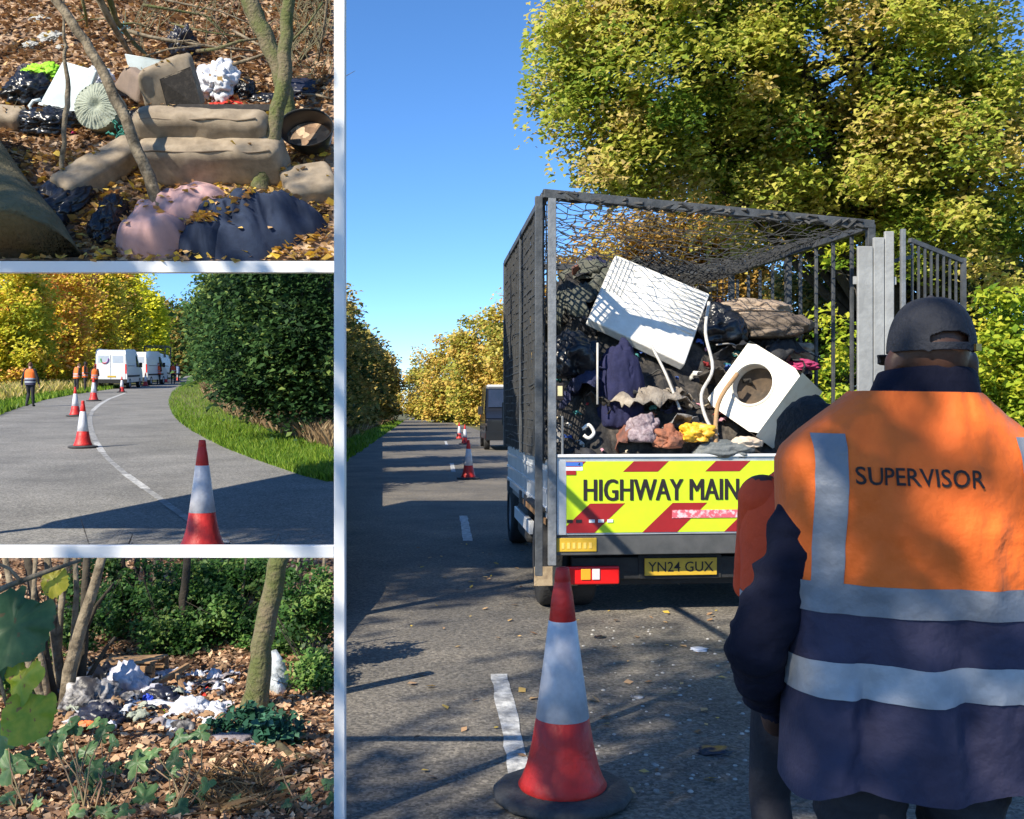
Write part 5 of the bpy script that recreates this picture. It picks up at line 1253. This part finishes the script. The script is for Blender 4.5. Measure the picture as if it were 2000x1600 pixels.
bankstem('mossy_tree', 'mossy tree bending away behind the slim one', 0, Q([(568, 270), (564, 235), (556, 180), (540, 120), (512, 60), (486, 0), (470, -70)], dB), [.09, .075, .074, .074, .078, .078, .07], M_bark_g)
lp = bankstem('leaning_pole', 'long pale pole leaning across the dumped furniture', 0, Q([(333, 466), (322, 430), (300, 372), (278, 318), (245, 235), (205, 150), (165, 80), (112, 0), (80, -50)], dC), [.062, .056, .050, .046, .044, .042, .038, .036, .034], M_bark_l, 'pole', part='pole')
bankstem('thin_stick', 'thin upright stick in front of the cabinet panel', 0, Q([(122, 392), (120, 340), (127, 260), (133, 190), (128, 120), (126, 60), (125, -20)], dD), [.022, .021, .021, .024, .016, .012, .008], M_bark_l, 'stick', 8, 'stem')
bt = bankstem('leaning_tree', 'thick olive brown trunk leaning out of the bank', 0, [TL(62, 570, -.1), TL(28, 480, .05), TL(-22, 400, .12), TL(-70, 310, .25), TL(-130, 200, .5)], [.46, .40, .355, .32, .30], mat('trunk_olive', (.20, .165, .09), .95, (.10, .09, .04), 4, 1.0, 30, lo=.35, hi=.7), 'tree', 26, jit=.0)
SK = [([(190, -10, .9), (215, 40, .6), (246, 92, .25), (258, 110, .15)], .035), ([(212, -10, .9), (228, 42, .5), (262, 85, .2), (300, 122, .15)], .03), ([(240, 58, .3), (290, 72, .25), (345, 82, .2), (420, 92, .15), (500, 100, .12)], .022),
      ([(385, 100, .2), (420, 96, .3), (470, 80, .35), (512, 75, .35)], .018), ([(400, 140, .15), (450, 128, .2), (500, 112, .3), (545, 95, .4)], .020), ([(280, 10, .5), (340, 20, .4), (400, 30, .3), (440, 66, .2)], .015),
      ([(300, -5, .4), (360, 8, .4), (430, 22, .3), (520, 60, .2)], .012), ([(160, -5, .5), (168, 30, .3), (170, 52, .1)], .016), ([(590, 184, .05), (620, 186, .08), (655, 196, .06)], .014), ([(560, 90, .5), (600, 50, .6), (630, 5, .7)], .012), ([(640, -5, .8), (632, 60, .5), (622, 120, .2)], .012),
      ([(40, 210, .1), (10, 245, .05)], .012), ([(455, 60, .2), (500, 85, .25), (548, 105, .3)], .014), ([(330, 45, .3), (400, 62, .25), (470, 72, .2)], .010), ([(250, 120, .2), (330, 96, .3), (400, 88, .3)], .010)]
for i, (l, r) in enumerate(SK):
    pts = [TL(*p) for p in l]; O = pts[0]; mb = MB(); mb.tube([p-O for p in pts], [r, r*.9, r*.75, r*.6, r*.5][:len(pts)], 7)
    rn = random.Random(i)
    for k in range(3):
        a = pts[1].lerp(pts[2], rn.random()) if len(pts) > 2 else pts[0].lerp(pts[1], rn.random()); b = a+Vector((rn.uniform(-.35, .35), rn.uniform(-.1, .2), rn.uniform(-.1, .35))); mb.tube([a-O, a.lerp(b, .5)-O+Vector((0, 0, .03)), b-O], [r*.45, r*.3, r*.12], 5)
    o = mb.build('fallen_branch', M_bark_g if i % 2 else M_bark_l, None, True); o.location = O; tag(o, '%s fallen branch lying across the upper bank' % ('mossy' if i % 2 else 'pale'), 'branch', '%s fallen branches on the bank' % ('mossy' if i % 2 else 'pale'))
mb = MB(); rn = random.Random(9)
for k in range(260):
    px = rn.uniform(560, 650) if k % 3 else rn.uniform(255, 560); py = rn.uniform(-10, 150) if k % 3 else rn.uniform(-10, 105)
    a = TL(px, py, rn.uniform(0, .1)); b = a+Vector((rn.uniform(-.25, .25), rn.uniform(-.1, .25), rn.uniform(-.05, .45)))
    m_ = a.lerp(b, .5)+Vector((rn.uniform(-.05, .05), 0, rn.uniform(-.03, .05)))
    if max(1000+2000*q.x/q.y for q in (a, b)) < 650: mb.tube([a, m_, b], [.006, .005, .002], 4, False)
tag(mb.build('twig_thicket', mat('twig_olive', (.17, .15, .08), .9, (.09, .08, .045), 9)), 'thicket of thin dead twigs high on the bank', 'twigs', None, 'stuff')
def cut_front(o):
    bpy.context.view_layer.update(); mi = o.matrix_world.inverted(); co = mi @ (TO+TV*.02); no = (mi.to_3x3() @ TV).normalized()
    bm = bmesh.new(); bm.from_mesh(o.data); r = bmesh.ops.bisect_plane(bm, geom=bm.verts[:]+bm.edges[:]+bm.faces[:], plane_co=co, plane_no=no, clear_inner=True)
    r = bmesh.ops.bisect_plane(bm, geom=bm.verts[:]+bm.edges[:]+bm.faces[:], plane_co=mi @ (TO-TN*.03), plane_no=(mi.to_3x3() @ TN).normalized(), clear_inner=True)
    bmesh.ops.holes_fill(bm, edges=[e for e in bm.edges if e.is_boundary]); bm.to_mesh(o.data); bm.free()
cut_front(bt.children[0])
for o in FURN:
    if o.name.startswith('bin_bag'): cut_front(o)
# leaves that settled on the dumped things
bpy.context.view_layer.update()
rg2 = np.random.default_rng(3); LP = []
for o in FURN:
    me = o.data; mw = o.matrix_world; nm = mw.to_3x3(); want = 120 if 'duvet' in o.name else (14 if 'pillow' in o.name or 'quilt' in o.name else 7)
    fs_ = [p for p in me.polygons if (nm @ p.normal).normalized().dot(Vector((0, -.2, .98))) > .55]
    if not fs_: continue
    for p in [fs_[i] for i in rg2.integers(0, len(fs_), want)]: LP.append(tuple(mw @ p.center+(nm @ p.normal).normalized()*.012))
LP = np.array(LP); tag(leaves('settled_leaves', LP, .062, L_fall, None, .35+.65*rg2.random(len(LP)), 12, 1.5, .8, .4, .12), 'yellow and tan leaves settled on the dumped furniture', 'leaves', None, 'stuff')
n = 420; px = rg2.random(n)*650; py = 300+rg2.random(n)*210
LP = np.array([tuple(TL(a, b, .03+.03*c)) for a, b, c in zip(px, py, rg2.random(n))]); tag(leaves('yellow_leaves', LP, .085, L_fall, None, .62+.4*rg2.random(n), 13, 1.3, .85, .3, .1), 'large yellow maple leaves over the lower bank', 'leaves', None, 'stuff')

# ================================================================ THE WOODED HOLLOW
def B(px, py, up=0.):
    p = G(px, py); p.z = zBL(p.x, p.y)+up; return p
def hb(name, label, cat, m, px, py, rad, seed, group=None, up=-.01, rot=0., **k):
    kw = dict(amp=.35, freq=1.6, sub=4, crumple=.42, cf=2.6); kw.update(k)
    o = blob(name, m, None, rad, seed, matrix=Matrix.Translation(B(px, py, up)) @ Matrix.Rotation(rot, 4, 'Z'), **kw); return tag(o, label, cat, group)
M_gmix = mat('grey_mottled_plastic', (.045, .042, .045), .45, (.55, .53, .52), 7, .4, 25, lo=.42, hi=.62)
M_lil = mat('white_lilac_plastic', (.66, .66, .74), .35, (.36, .36, .42), 9, .4, 25, lo=.4, hi=.65)
hb('rubbish_bag', 'grey mottled rubbish bag by the many stemmed hazel', 'bag', M_gmix, 182, 1398, (.13, .10, .12), 61)
hb('rubbish_bag', 'grey rubbish bag slumped against the hazel stems', 'bag', M_gmix, 146, 1368, (.09, .10, .13), 62)
hb('rubbish_bag', 'black rubbish bag in front of the grey mottled one', 'bag', M_bag2, 200, 1424, (.11, .08, .08), 63)
hb('rubbish_bag', 'dark rubbish bag behind the grey mottled one', 'bag', M_bag, 205, 1345, (.09, .08, .10), 64)
hb('plastic_sheet', 'white lilac plastic sheeting crumpled beside the broken crate', 'sheet', M_lil, 246, 1362, (.12, .09, .12), 65)
hb('rubbish_bag', 'navy rubbish bag behind the long white bag', 'bag', M_bag2, 318, 1376, (.10, .07, .06), 66)
hb('carrier_bag', 'white carrier bag torn open in the hollow', 'bag', M_wbag, 372, 1404, (.10, .06, .07), 67)
hb('carrier_bag', 'long white bag flattened on the leaves', 'bag', M_wbag, 300, 1392, (.14, .05, .04), 68)
hb('carrier_bag', 'small white bag beside the leaning tree', 'bag', M_wbag, 416, 1402, (.07, .05, .05), 69)
hb('carrier_bag', 'pale bag in the shade behind the wooden beam', 'bag', M_lil, 421, 1338, (.05, .04, .06), 70)
hb('blue_scrap', 'bright blue scrap on the long white bag', 'scrap', mat('blue_plastic', (.03, .08, .62), .5), 288, 1386, (.028, .02, .03), 71, up=.03)
hb('lime_scrap', 'lime yellow scrap in front of the white bags', 'scrap', mat('lime_plastic', (.50, .66, .04), .5), 306, 1402, (.07, .025, .02), 72)
hb('orange_scrap', 'orange cloth scrap among the front leaves', 'scrap', mat('orange_cloth', (.80, .20, .06), .7), 168, 1436, (.055, .03, .035), 73)
hb('red_scrap', 'red scrap in the shade by the leaning tree', 'scrap', mat('red_cloth', (.70, .035, .02), .8), 403, 1366, (.03, .02, .03), 74)
hb('blue_scrap', 'pale blue scrap on the open leaves', 'scrap', mat('sky_plastic', (.12, .38, .62), .5), 494, 1462, (.03, .02, .02), 75)
hb('grey_rag', 'grey purple rag trailing over the open leaves', 'rag', mat('grey_rag', (.32, .28, .29), .9, (.16, .14, .15), 9, .5, 40), 455, 1452, (.13, .06, .03), 76)
hb('blue_bag', 'blue grey bag below the white bags', 'bag', mat('blue_grey', (.20, .24, .32), .4), 338, 1432, (.045, .04, .04), 77)
rn = random.Random(12); SCM = [M_wbag, M_gmix, M_lil, M_bag2, M_bag, mat('brown_card', (.35, .22, .12), .9, (.2, .12, .07), 9), MATS['grey_rag'], M_sage]
SCN = ['white', 'mottled grey', 'lilac white', 'navy', 'black', 'brown card', 'grey purple', 'sage']
for i in range(190):
    px = rn.uniform(118, 455); py = rn.uniform(1318, 1440)-.03*(px-280); k = rn.choice([0, 0, 0, 1, 1, 2, 2, 2, 3, 4, 5, 5, 6, 7]); s = rn.uniform(.02, .062)
    vs, fs = sheet_pts(s*rn.uniform(1, 2.2), s*rn.uniform(.8, 1.5), i+500, rn.uniform(.25, .55), 8); mb = MB(); mb.add(vs, fs); o = mb.build('litter_scrap', SCM[k], None, True, solid=.003)
    o.matrix_world = Matrix.Translation(B(px, py, .012+.05*rn.random()*max(0, 1-abs(px-230)/160))) @ Euler((rn.uniform(-.2, .8), rn.uniform(-.5, .5), rn.uniform(0, 6))).to_matrix().to_4x4()
    tag(o, 'torn %s scrap of rubbish strewn through the hollow' % SCN[k], 'scrap', '%s rubbish scraps in the hollow' % SCN[k])
# broken crate
M_wood = mat('broken_wood', (.42, .26, .13), .85, (.22, .12, .06), 10, .4, 30)
cr = thing('wooden_crate', 'broken wooden crate at the back of the rubbish', 'crate', B(258, 1332), R(-4))
for z in (.03, .075, .12): MB().box((0, -.11, z), (.34, .012, .036)).build('slat', M_wood, cr, bevel=.002); MB().box((0, .11, z), (.34, .012, .036)).build('slat', M_wood, cr, bevel=.002)
for x in (-.165, -.02, .165): MB().box((x, -.098, .075), (.03, .012, .15)).build('post', M_wood, cr, bevel=.002); MB().box((x, .098, .075), (.03, .012, .15)).build('post', M_wood, cr, bevel=.002)
for y in (-.07, 0, .07): MB().box((0, y, .145), (.36, .05, .010), (0, R(-3), 0)).build('slat', M_wood, cr, bevel=.002)
o = MB().bar(B(288, 1362, .03), B(368, 1330, .10), .022, .03).build('wooden_beam', M_wood, None, bevel=.003); tag(o, 'tan wooden beam lying across the rubbish', 'beam')
o = MB().bar(B(345, 1345, .09), B(360, 1368, .03), .02, .03).build('wooden_beam', M_wood, None, bevel=.003); tag(o, 'short tan beam propping the longer one', 'beam')
# pale rolls leaning by the tree
M_roll = mat('pale_grey_roll', (.55, .60, .64), .7, (.16, .18, .19), 16, .4, 40, lo=.45, hi=.65)
for l, lab, r in (([B(556, 1352, .0), B(556, 1352)+Vector((-.05, .03, .14)), P(527, 1278, 5.85)], 'tall pale roll leaning beside the slanting tree', .045), ([B(548, 1362), B(548, 1362)+Vector((-.06, .02, .10))], 'short pale roll stump beside the taller one', .04)):
    o = MB().tube(l, r, 12).build('foam_roll', M_roll, None, True); tag(o, lab, 'roll')
# slanting tree on the one side, many stemmed hazel on the other
dT = G(500, 1392).y
def stem(pts, rad, m, name, label, cat='tree', group=None, n=10):
    p0 = pts[0]; t = thing(name, label, cat, p0, 0, group); fine = []; fr_ = []; rn = random.Random(int(abs(p0.x)*1000))
    for i in range(len(pts)-1):
        for k in range(3): fine.append(pts[i].lerp(pts[i+1], k/3)-p0+Vector((rn.uniform(-.006, .006),)*2+(0,))); fr_.append((rad[i]+(rad[i+1]-rad[i])*k/3)*rn.uniform(.93, 1.07))
    fine.append(pts[-1]-p0); fr_.append(rad[-1]); MB().tube(fine, fr_, n).build('trunk', m, t, True); return t
stem(Q([(492, 1402), (499, 1370), (506, 1310), (514, 1240), (530, 1160), (549, 1078)], dT), [.088, .068, .058, .054, .050, .048], M_bark_g, 'slanting_tree', 'slanting mossy tree beside the pale rolls')
hz = thing('hazel_tree', 'many stemmed pale hazel at the edge of the rubbish', 'tree', B(118, 1384))
HO = B(118, 1384); dH = HO.y
for i, (l, r) in enumerate([([(108, 1390), (96, 1330), (78, 1230), (52, 1080)], .036), ([(118, 1390), (118, 1320), (104, 1220), (92, 1080)], .034), ([(128, 1388), (136, 1310), (160, 1220), (186, 1140), (200, 1085)], .040), ([(140, 1380), (158, 1320), (164, 1250), (166, 1160), (170, 1080)], .032),
        ([(112, 1385), (112, 1300), (118, 1200), (132, 1080)], .026), ([(98, 1390), (70, 1330), (40, 1240), (10, 1090)], .028), ([(150, 1360), (186, 1300), (212, 1260), (225, 1245)], .014), ([(122, 1370), (144, 1250), (150, 1160), (146, 1082)], .022), ([(96, 1380), (84, 1300), (64, 1200), (70, 1084)], .02), ([(160, 1250), (190, 1180), (222, 1140)], .012)]):
    pts = [P(x, y, dH+.10*math.sin(i*2.1))-HO for x, y in l]; MB().tube(pts, [r*(1-.45*k/(len(pts)-1)) for k in range(len(pts))], 9).build('stem', M_bark_l if i % 3 else M_bark_d, hz, True)
for i, (px, d, top, r, m) in enumerate([(303, 7.4, 0, .014, M_bark_l), (262, 7.8, 8, .022, M_bark_d), (240, 7.6, 0, .018, M_bark_d), (285, 7.9, -4, .02, M_bark_d), (362, 6.9, 4, .03, M_bark_d), (442, 7.7, 6, .016, M_bark_d), (590, 7.2, -6, .014, M_bark_d), (628, 6.4, 6, .012, M_bark_l), (222, 7.8, 3, .02, M_bark_d), (470, 7.2, 10, .012, M_bark_l), (400, 7.9, 0, .018, M_bark_d), (575, 6.6, 10, .010, M_bark_l)]):
    x = (px-1000)/2000*d; z0 = zBL(x, d); zt_ = 1.6-(1086-800)/2000*d
    stem([Vector((x, d, z0-.02)), Vector((x+.02*math.sin(i), d, (z0+zt_)/2)), Vector((x+top/2000*d, d, zt_))], [r*1.15, r, r*.85], m, 'bare_sapling', 'thin %s bare sapling rising behind the rubbish in the hollow' % ('pale' if m is M_bark_l else 'dark'), 'tree', '%s saplings at the back of the hollow' % ('pale' if m is M_bark_l else 'dark'), 7)
clipBL = lambda p: (proj(p)[1] > 1091) & (proj(p)[0] < 650)
for i, (px, py, d, r, n, lab) in enumerate([(265, 1190, 7.0, (.30, .25, .22), 80, 'light green bush by the broken crate'), (375, 1150, 7.2, (.42, .3, .26), 150, 'leafy green bush behind the wooden beam'), (440, 1220, 6.9, (.34, .25, .25), 120, 'shaded green bush beside the slanting tree'), (330, 1235, 6.7, (.22, .2, .14), 50, 'low green bush above the white sheeting'),
                                       (610, 1190, 6.3, (.22, .25, .30), 90, 'green bush beyond the slanting tree'), (150, 1200, 6.4, (.25, .2, .25), 45, 'scattered green sprays among the hazel stems'), (545, 1250, 6.6, (.18, .2, .22), 50, 'loose green bush behind the pale rolls'), (625, 1330, 5.9, (.14, .2, .20), 60, 'low green bush near the pale rolls'), (40, 1300, 5.8, (.25, .2, .30), 40, 'thin green bush behind the hazel'), (480, 1120, 7.4, (.35, .3, .2), 110, 'high green bush crowning the bank'), (200, 1120, 7.6, (.3, .2, .2), 40, 'sparse green bush among the thin trunks')]):
    c = P(px, py, d); base = Vector((c.x, c.y, zBL(c.x, c.y)))
    tree('woodland_bush', lab, base, c, .012, [(tuple(c), r)], int(n*.62), 62, .075, .034, L_under, M_bark_d, 140+i, 'green bushes in the hollow', clip=clipBL, shell=.1, tb=.45, tc=.33, nl=6, up=.3, cat='bush')
c = B(490, 1430, .05); tree('ivy_plant', 'dark teal ivy sprawling below the slanting tree', B(490, 1430), c+Vector((0, 0, .05)), .006, [(tuple(c), (.16, .12, .06)), (tuple(B(540, 1450, .05)), (.12, .12, .06))], 40, 30, .06, .05, leafmat('leaf_ivy', [(.012, .05, .03), (.025, .09, .05), (.07, .19, .12)], .15), M_bark_d, 160, nl=5, cat='plant')
# logs and twigs on the floor
for i, (a, b, r, lab) in enumerate([((520, 1448), (582, 1492), .022, 'rotting log sloping across the open leaves'), ((570, 1478), (640, 1500), .016, 'thin log beside the rotting one'), ((440, 1400), (408, 1430), .006, 'pale stick near the small white bag'), ((470, 1350), (438, 1396), .006, 'thin cane leaning beside the slanting tree'), ((330, 1500), (430, 1495), .007, 'pale bramble cane lying on the leaves'), ((210, 1530), (290, 1512), .006, 'short pale cane on the front leaves'), ((540, 1512), (610, 1524), .008, 'greenish stick at the foot of the logs')]):
    o = MB().tube([B(*a, up=r*.6), B((a[0]+b[0])/2, (a[1]+b[1])/2, up=r*1.2), B(*b, up=r*.5)], [r, r*.95, r*.7], 8).build('log' if r > .01 else 'stick', M_bark_l if i > 1 else M_bark, None, True); tag(o, lab, 'log' if r > .01 else 'stick')
# foreground leaves, every large leaf a piece of its own
def leaf_mesh(lobes, seed, depth=.42):
    rn = random.Random(seed); N = 48; vs = [(0, 0, 0)]; mid = []; rim = []
    for i in range(N):
        a = 2*math.pi*i/N; k = 1-depth*(.5+.5*math.cos(a*lobes+math.pi)) if lobes else 1.
        sh = (1-.35*max(0, math.cos(a))**6*0)*(1+.09*rn.uniform(-1, 1)); x = .5*math.sin(a)*k*sh*.92; y = .5*math.cos(a)*k*sh*1.08+(.08*max(0, math.cos(a))**8)
        if math.cos(a) < -.93: y *= .72
        rim.append((x, y, -.30*(x*x+y*y)+.06*math.sin(a*3+seed)+.02*rn.uniform(-1, 1))); mid.append((x*.5, y*.5, .03*math.sin(a*5)))
    vs += mid+rim; fs = [(0, 1+i, 1+(i+1) % N) for i in range(N)]+[(1+i, 1+N+i, 1+N+(i+1) % N, 1+(i+1) % N) for i in range(N)]
    me = bpy.data.meshes.new('leaf'); me.from_pydata(vs, [], fs); me.update(); me.polygons.foreach_set('use_smooth', [True]*len(me.polygons)); return me
def bigleafmat(name, c, c2, spot=None, tr=.3):
    m, t, b = nodes_of(name); tc = t.nodes.new("ShaderNodeTexCoord"); n = t.nodes.new("ShaderNodeTexNoise"); n.inputs['Scale'].default_value = 4; n.inputs['Detail'].default_value = 5
    r = ramp_of(t, [c, c2]); r.color_ramp.elements[0].position = .38; r.color_ramp.elements[1].position = .62
    t.links.new(tc.outputs['Object'], n.inputs['Vector']); t.links.new(n.outputs['Fac'], r.inputs['Fac']); src = r.outputs['Color']
    if spot:
        v = t.nodes.new("ShaderNodeTexNoise"); v.inputs['Scale'].default_value = 7; t.links.new(tc.outputs['Object'], v.inputs['Vector'])
        rr_ = ramp_of(t, [(0, 0, 0), (1, 1, 1)]); rr_.color_ramp.elements[0].position = .63; rr_.color_ramp.elements[1].position = .67; t.links.new(v.outputs['Fac'], rr_.inputs['Fac'])
        mx = t.nodes.new("ShaderNodeMix"); mx.data_type = 'RGBA'; t.links.new(rr_.outputs['Color'], mx.inputs[0]); t.links.new(src, mx.inputs[6]); mx.inputs[7].default_value = (*spot, 1); src = mx.outputs[2]
    t.links.new(src, b.inputs['Base Color']); b.inputs['Roughness'].default_value = .45
    tr_ = t.nodes.new("ShaderNodeBsdfTranslucent"); t.links.new(src, tr_.inputs['Color']); ms = t.nodes.new("ShaderNodeMixShader"); ms.inputs[0].default_value = tr
    t.links.new(b.outputs[0], ms.inputs[1]); t.links.new(tr_.outputs[0], ms.inputs[2]); t.links.new(ms.outputs[0], t.nodes["Material Output"].inputs[0]); return m
BL1 = bigleafmat('bramble_leaf', (.050, .125, .045), (.105, .20, .075), (.20, .15, .06)); BL2 = bigleafmat('bramble_leaf_light', (.12, .24, .08), (.20, .33, .12), (.25, .2, .08)); BL3 = bigleafmat('turning_leaf', (.30, .42, .03), (.55, .55, .05), (.40, .22, .06)); BL4 = bigleafmat('yellow_leaf', (.66, .56, .05), (.50, .46, .04), (.35, .2, .05))
LM = {m.name: [leaf_mesh(l, s) for l, s in ((5, 1), (3, 2), (0, 3), (5, 4), (3, 5), (7, 6))] for m in (BL1, BL2, BL3, BL4)}
for m in (BL1, BL2, BL3, BL4):
    for me in LM[m.name]: me.materials.append(m)
rn = random.Random(21)
def big_leaf(par, px, py, d, size_px, m, yaw, k=None, tilt=None):
    o = bpy.data.objects.new('leaf', LM[m.name][rn.choice([0, 1, 3, 4, 5]) if k is None else k]); COL.objects.link(o); o.parent = par
    s = size_px/2000*d; tl = rn.uniform(.55, 1.15) if tilt is None else tilt
    o.matrix_local = Matrix.Translation(P(px, py, d)-par.location) @ (Matrix.Rotation(tl, 4, 'X') @ Matrix.Rotation(rn.uniform(-.5, .5), 4, 'Y') @ Matrix.Rotation(yaw, 4, 'Z')) @ Matrix.Diagonal((s, s, s, 1))
    return o
PL = {'bramble by the hanging yellow green leaves': [(20, 1500, 78), (48, 1480, 60), (15, 1560, 60), (70, 1490, 44), (12, 1440, 60), (70, 1572, 40)],
      'bramble below the grey mottled bag': [(98, 1450, 58), (122, 1432, 50), (140, 1420, 54), (112, 1470, 40), (150, 1490, 52), (170, 1470, 56), (186, 1500, 60), (196, 1440, 40), (205, 1420, 46), (220, 1452, 40), (185, 1412, 34)],
      'bramble with a pale heart shaped leaf': [(180, 1520, 50), (195, 1540, 44), (150, 1555, 40), (145, 1590, 52), (205, 1588, 56), (245, 1585, 46), (282, 1560, 66), (280, 1540, 40), (225, 1500, 36), (268, 1490, 62)],
      'bramble in the middle of the front leaves': [(275, 1482, 56), (300, 1470, 38), (340, 1485, 48), (335, 1510, 40), (350, 1440, 44), (392, 1432, 46), (370, 1470, 30), (350, 1580, 60), (330, 1560, 36), (390, 1555, 46), (405, 1530, 40)],
      'bramble sprig at the foot of the logs': [(555, 1540, 34), (560, 1570, 26), (600, 1555, 30), (640, 1530, 40), (648, 1560, 34), (545, 1490, 26), (460, 1560, 34)]}
for lab, ls in PL.items():
    cx_ = sum(l[0] for l in ls)/len(ls); b = P(cx_, 1600, 4.0); b.z = zBL(b.x, 4.0)
    t = thing('bramble_plant', lab, 'plant', b, 0, 'brambles in front of the hollow')
    for (px, py, s) in ls:
        d = 4.15+rn.uniform(-.05, .35); d = min(d, 3200/(py-800)-.12) if py > 1480 else d
        big_leaf(t, px, py, d, s*.9, rn.choice([BL1, BL1, BL2]), rn.uniform(-1, 1)+math.pi*rn.random())
        e = P(px, py, d)-b; mb = MB(); mb.tube([Vector((rn.uniform(-.05, .05), 0, 0)), e*.5+Vector((rn.uniform(-.04, .04), .03, .02)), e+Vector((0, .012, -.004))], [.004, .0032, .002], 5); mb.build('stem', mat('bramble_stem', (.22, .2, .09), .8, (.28, .16, .10), 9), t, True)
hbz = thing('hazel_branch', 'pale hazel branch with hanging yellow green leaves', 'branch', P(-60, 1180, 2.5))
O = hbz.location.copy()
MB().tube([P(-60, 1180, 2.5)-O, P(20, 1143, 2.52)-O, P(90, 1117, 2.55)-O, P(158, 1094, 2.6)-O], [.008, .007, .006, .004], 8).build('twig', M_bark_l, hbz, True)
MB().tube([P(40, 1135, 2.52)-O, P(20, 1112, 2.54)-O, P(-20, 1094, 2.54)-O], [.005, .004, .004], 7).build('twig', M_bark_l, hbz, True)
MB().tube([P(-60, 1180, 2.5)-O, P(-30, 1260, 2.45)-O, P(0, 1330, 2.4)-O, P(30, 1440, 2.4)-O], [.007, .006, .005, .003], 7).build('twig', M_bark_l, hbz, True)
big_leaf(hbz, 26, 1222, 2.42, 150, BL1, 2.7, 2, 1.2); big_leaf(hbz, 40, 1330, 2.40, 110, BL3, 3.0, 1, 1.2); big_leaf(hbz, 58, 1395, 2.38, 104, BL3, 2.9, 2, 1.1); big_leaf(hbz, 106, 1136, 2.57, 56, BL4, 3.1, 2, 1.25)
big_leaf(hbz, -12, 1290, 2.43, 90, BL1, 2.6, 2, 1.1); big_leaf(hbz, 6, 1440, 2.4, 70, BL2, 3.0, 0, 1.1)
n = 420; d = 4.02+.45*rg2.random(n); px = 390+140*rg2.random(n); x = (px-1000)/2000*d
g = np.stack([x, d, np.array([zBL(a, b) for a, b in zip(x, d)])], 1); tag(blades('straw', g, .06, .003, L_dry, None, None, 15, 1.8), 'straw coloured dead grass in front of the brambles', 'grass', None, 'stuff')
# small rubbish on the lane by the cone
for i, (px, py, r, m, lab) in enumerate([(1365, 1270, .055, M_wbag, 'white paper scrap on the lane behind the truck'), (1395, 1470, .07, M_bag2, 'dark blue rag flattened on the lane near the worker'), (1172, 1246, .04, M_bag, 'black scrap on the lane beside the tall cone'), (1246, 1362, .035, M_gmix, 'grey scrap on the lane halfway to the truck')]):
    o = blob('road_scrap', m, None, (r, r*.8, r*.25), 300+i, .4, 2, 3, .5, 4, -.4); o.location = G(px, py); tag(o, lab, 'scrap')
mb = MB(); rn = random.Random(2)
for k in range(170):
    q = G(rn.uniform(1130, 1560), 1225+ (rn.random()**1.6)*330); r = rn.uniform(.004, .014); vs, fs = ICO[2]; mb.add([Vector((v.x*r, v.y*r, abs(v.z)*r*.6))+q for v in vs[:]], fs)
tag(mb.build('road_grit', mat('pale_grit', (.5, .48, .44), .9, (.25, .24, .22), 30)), 'pale grit and crumbs scattered behind the truck', 'grit', None, 'stuff')
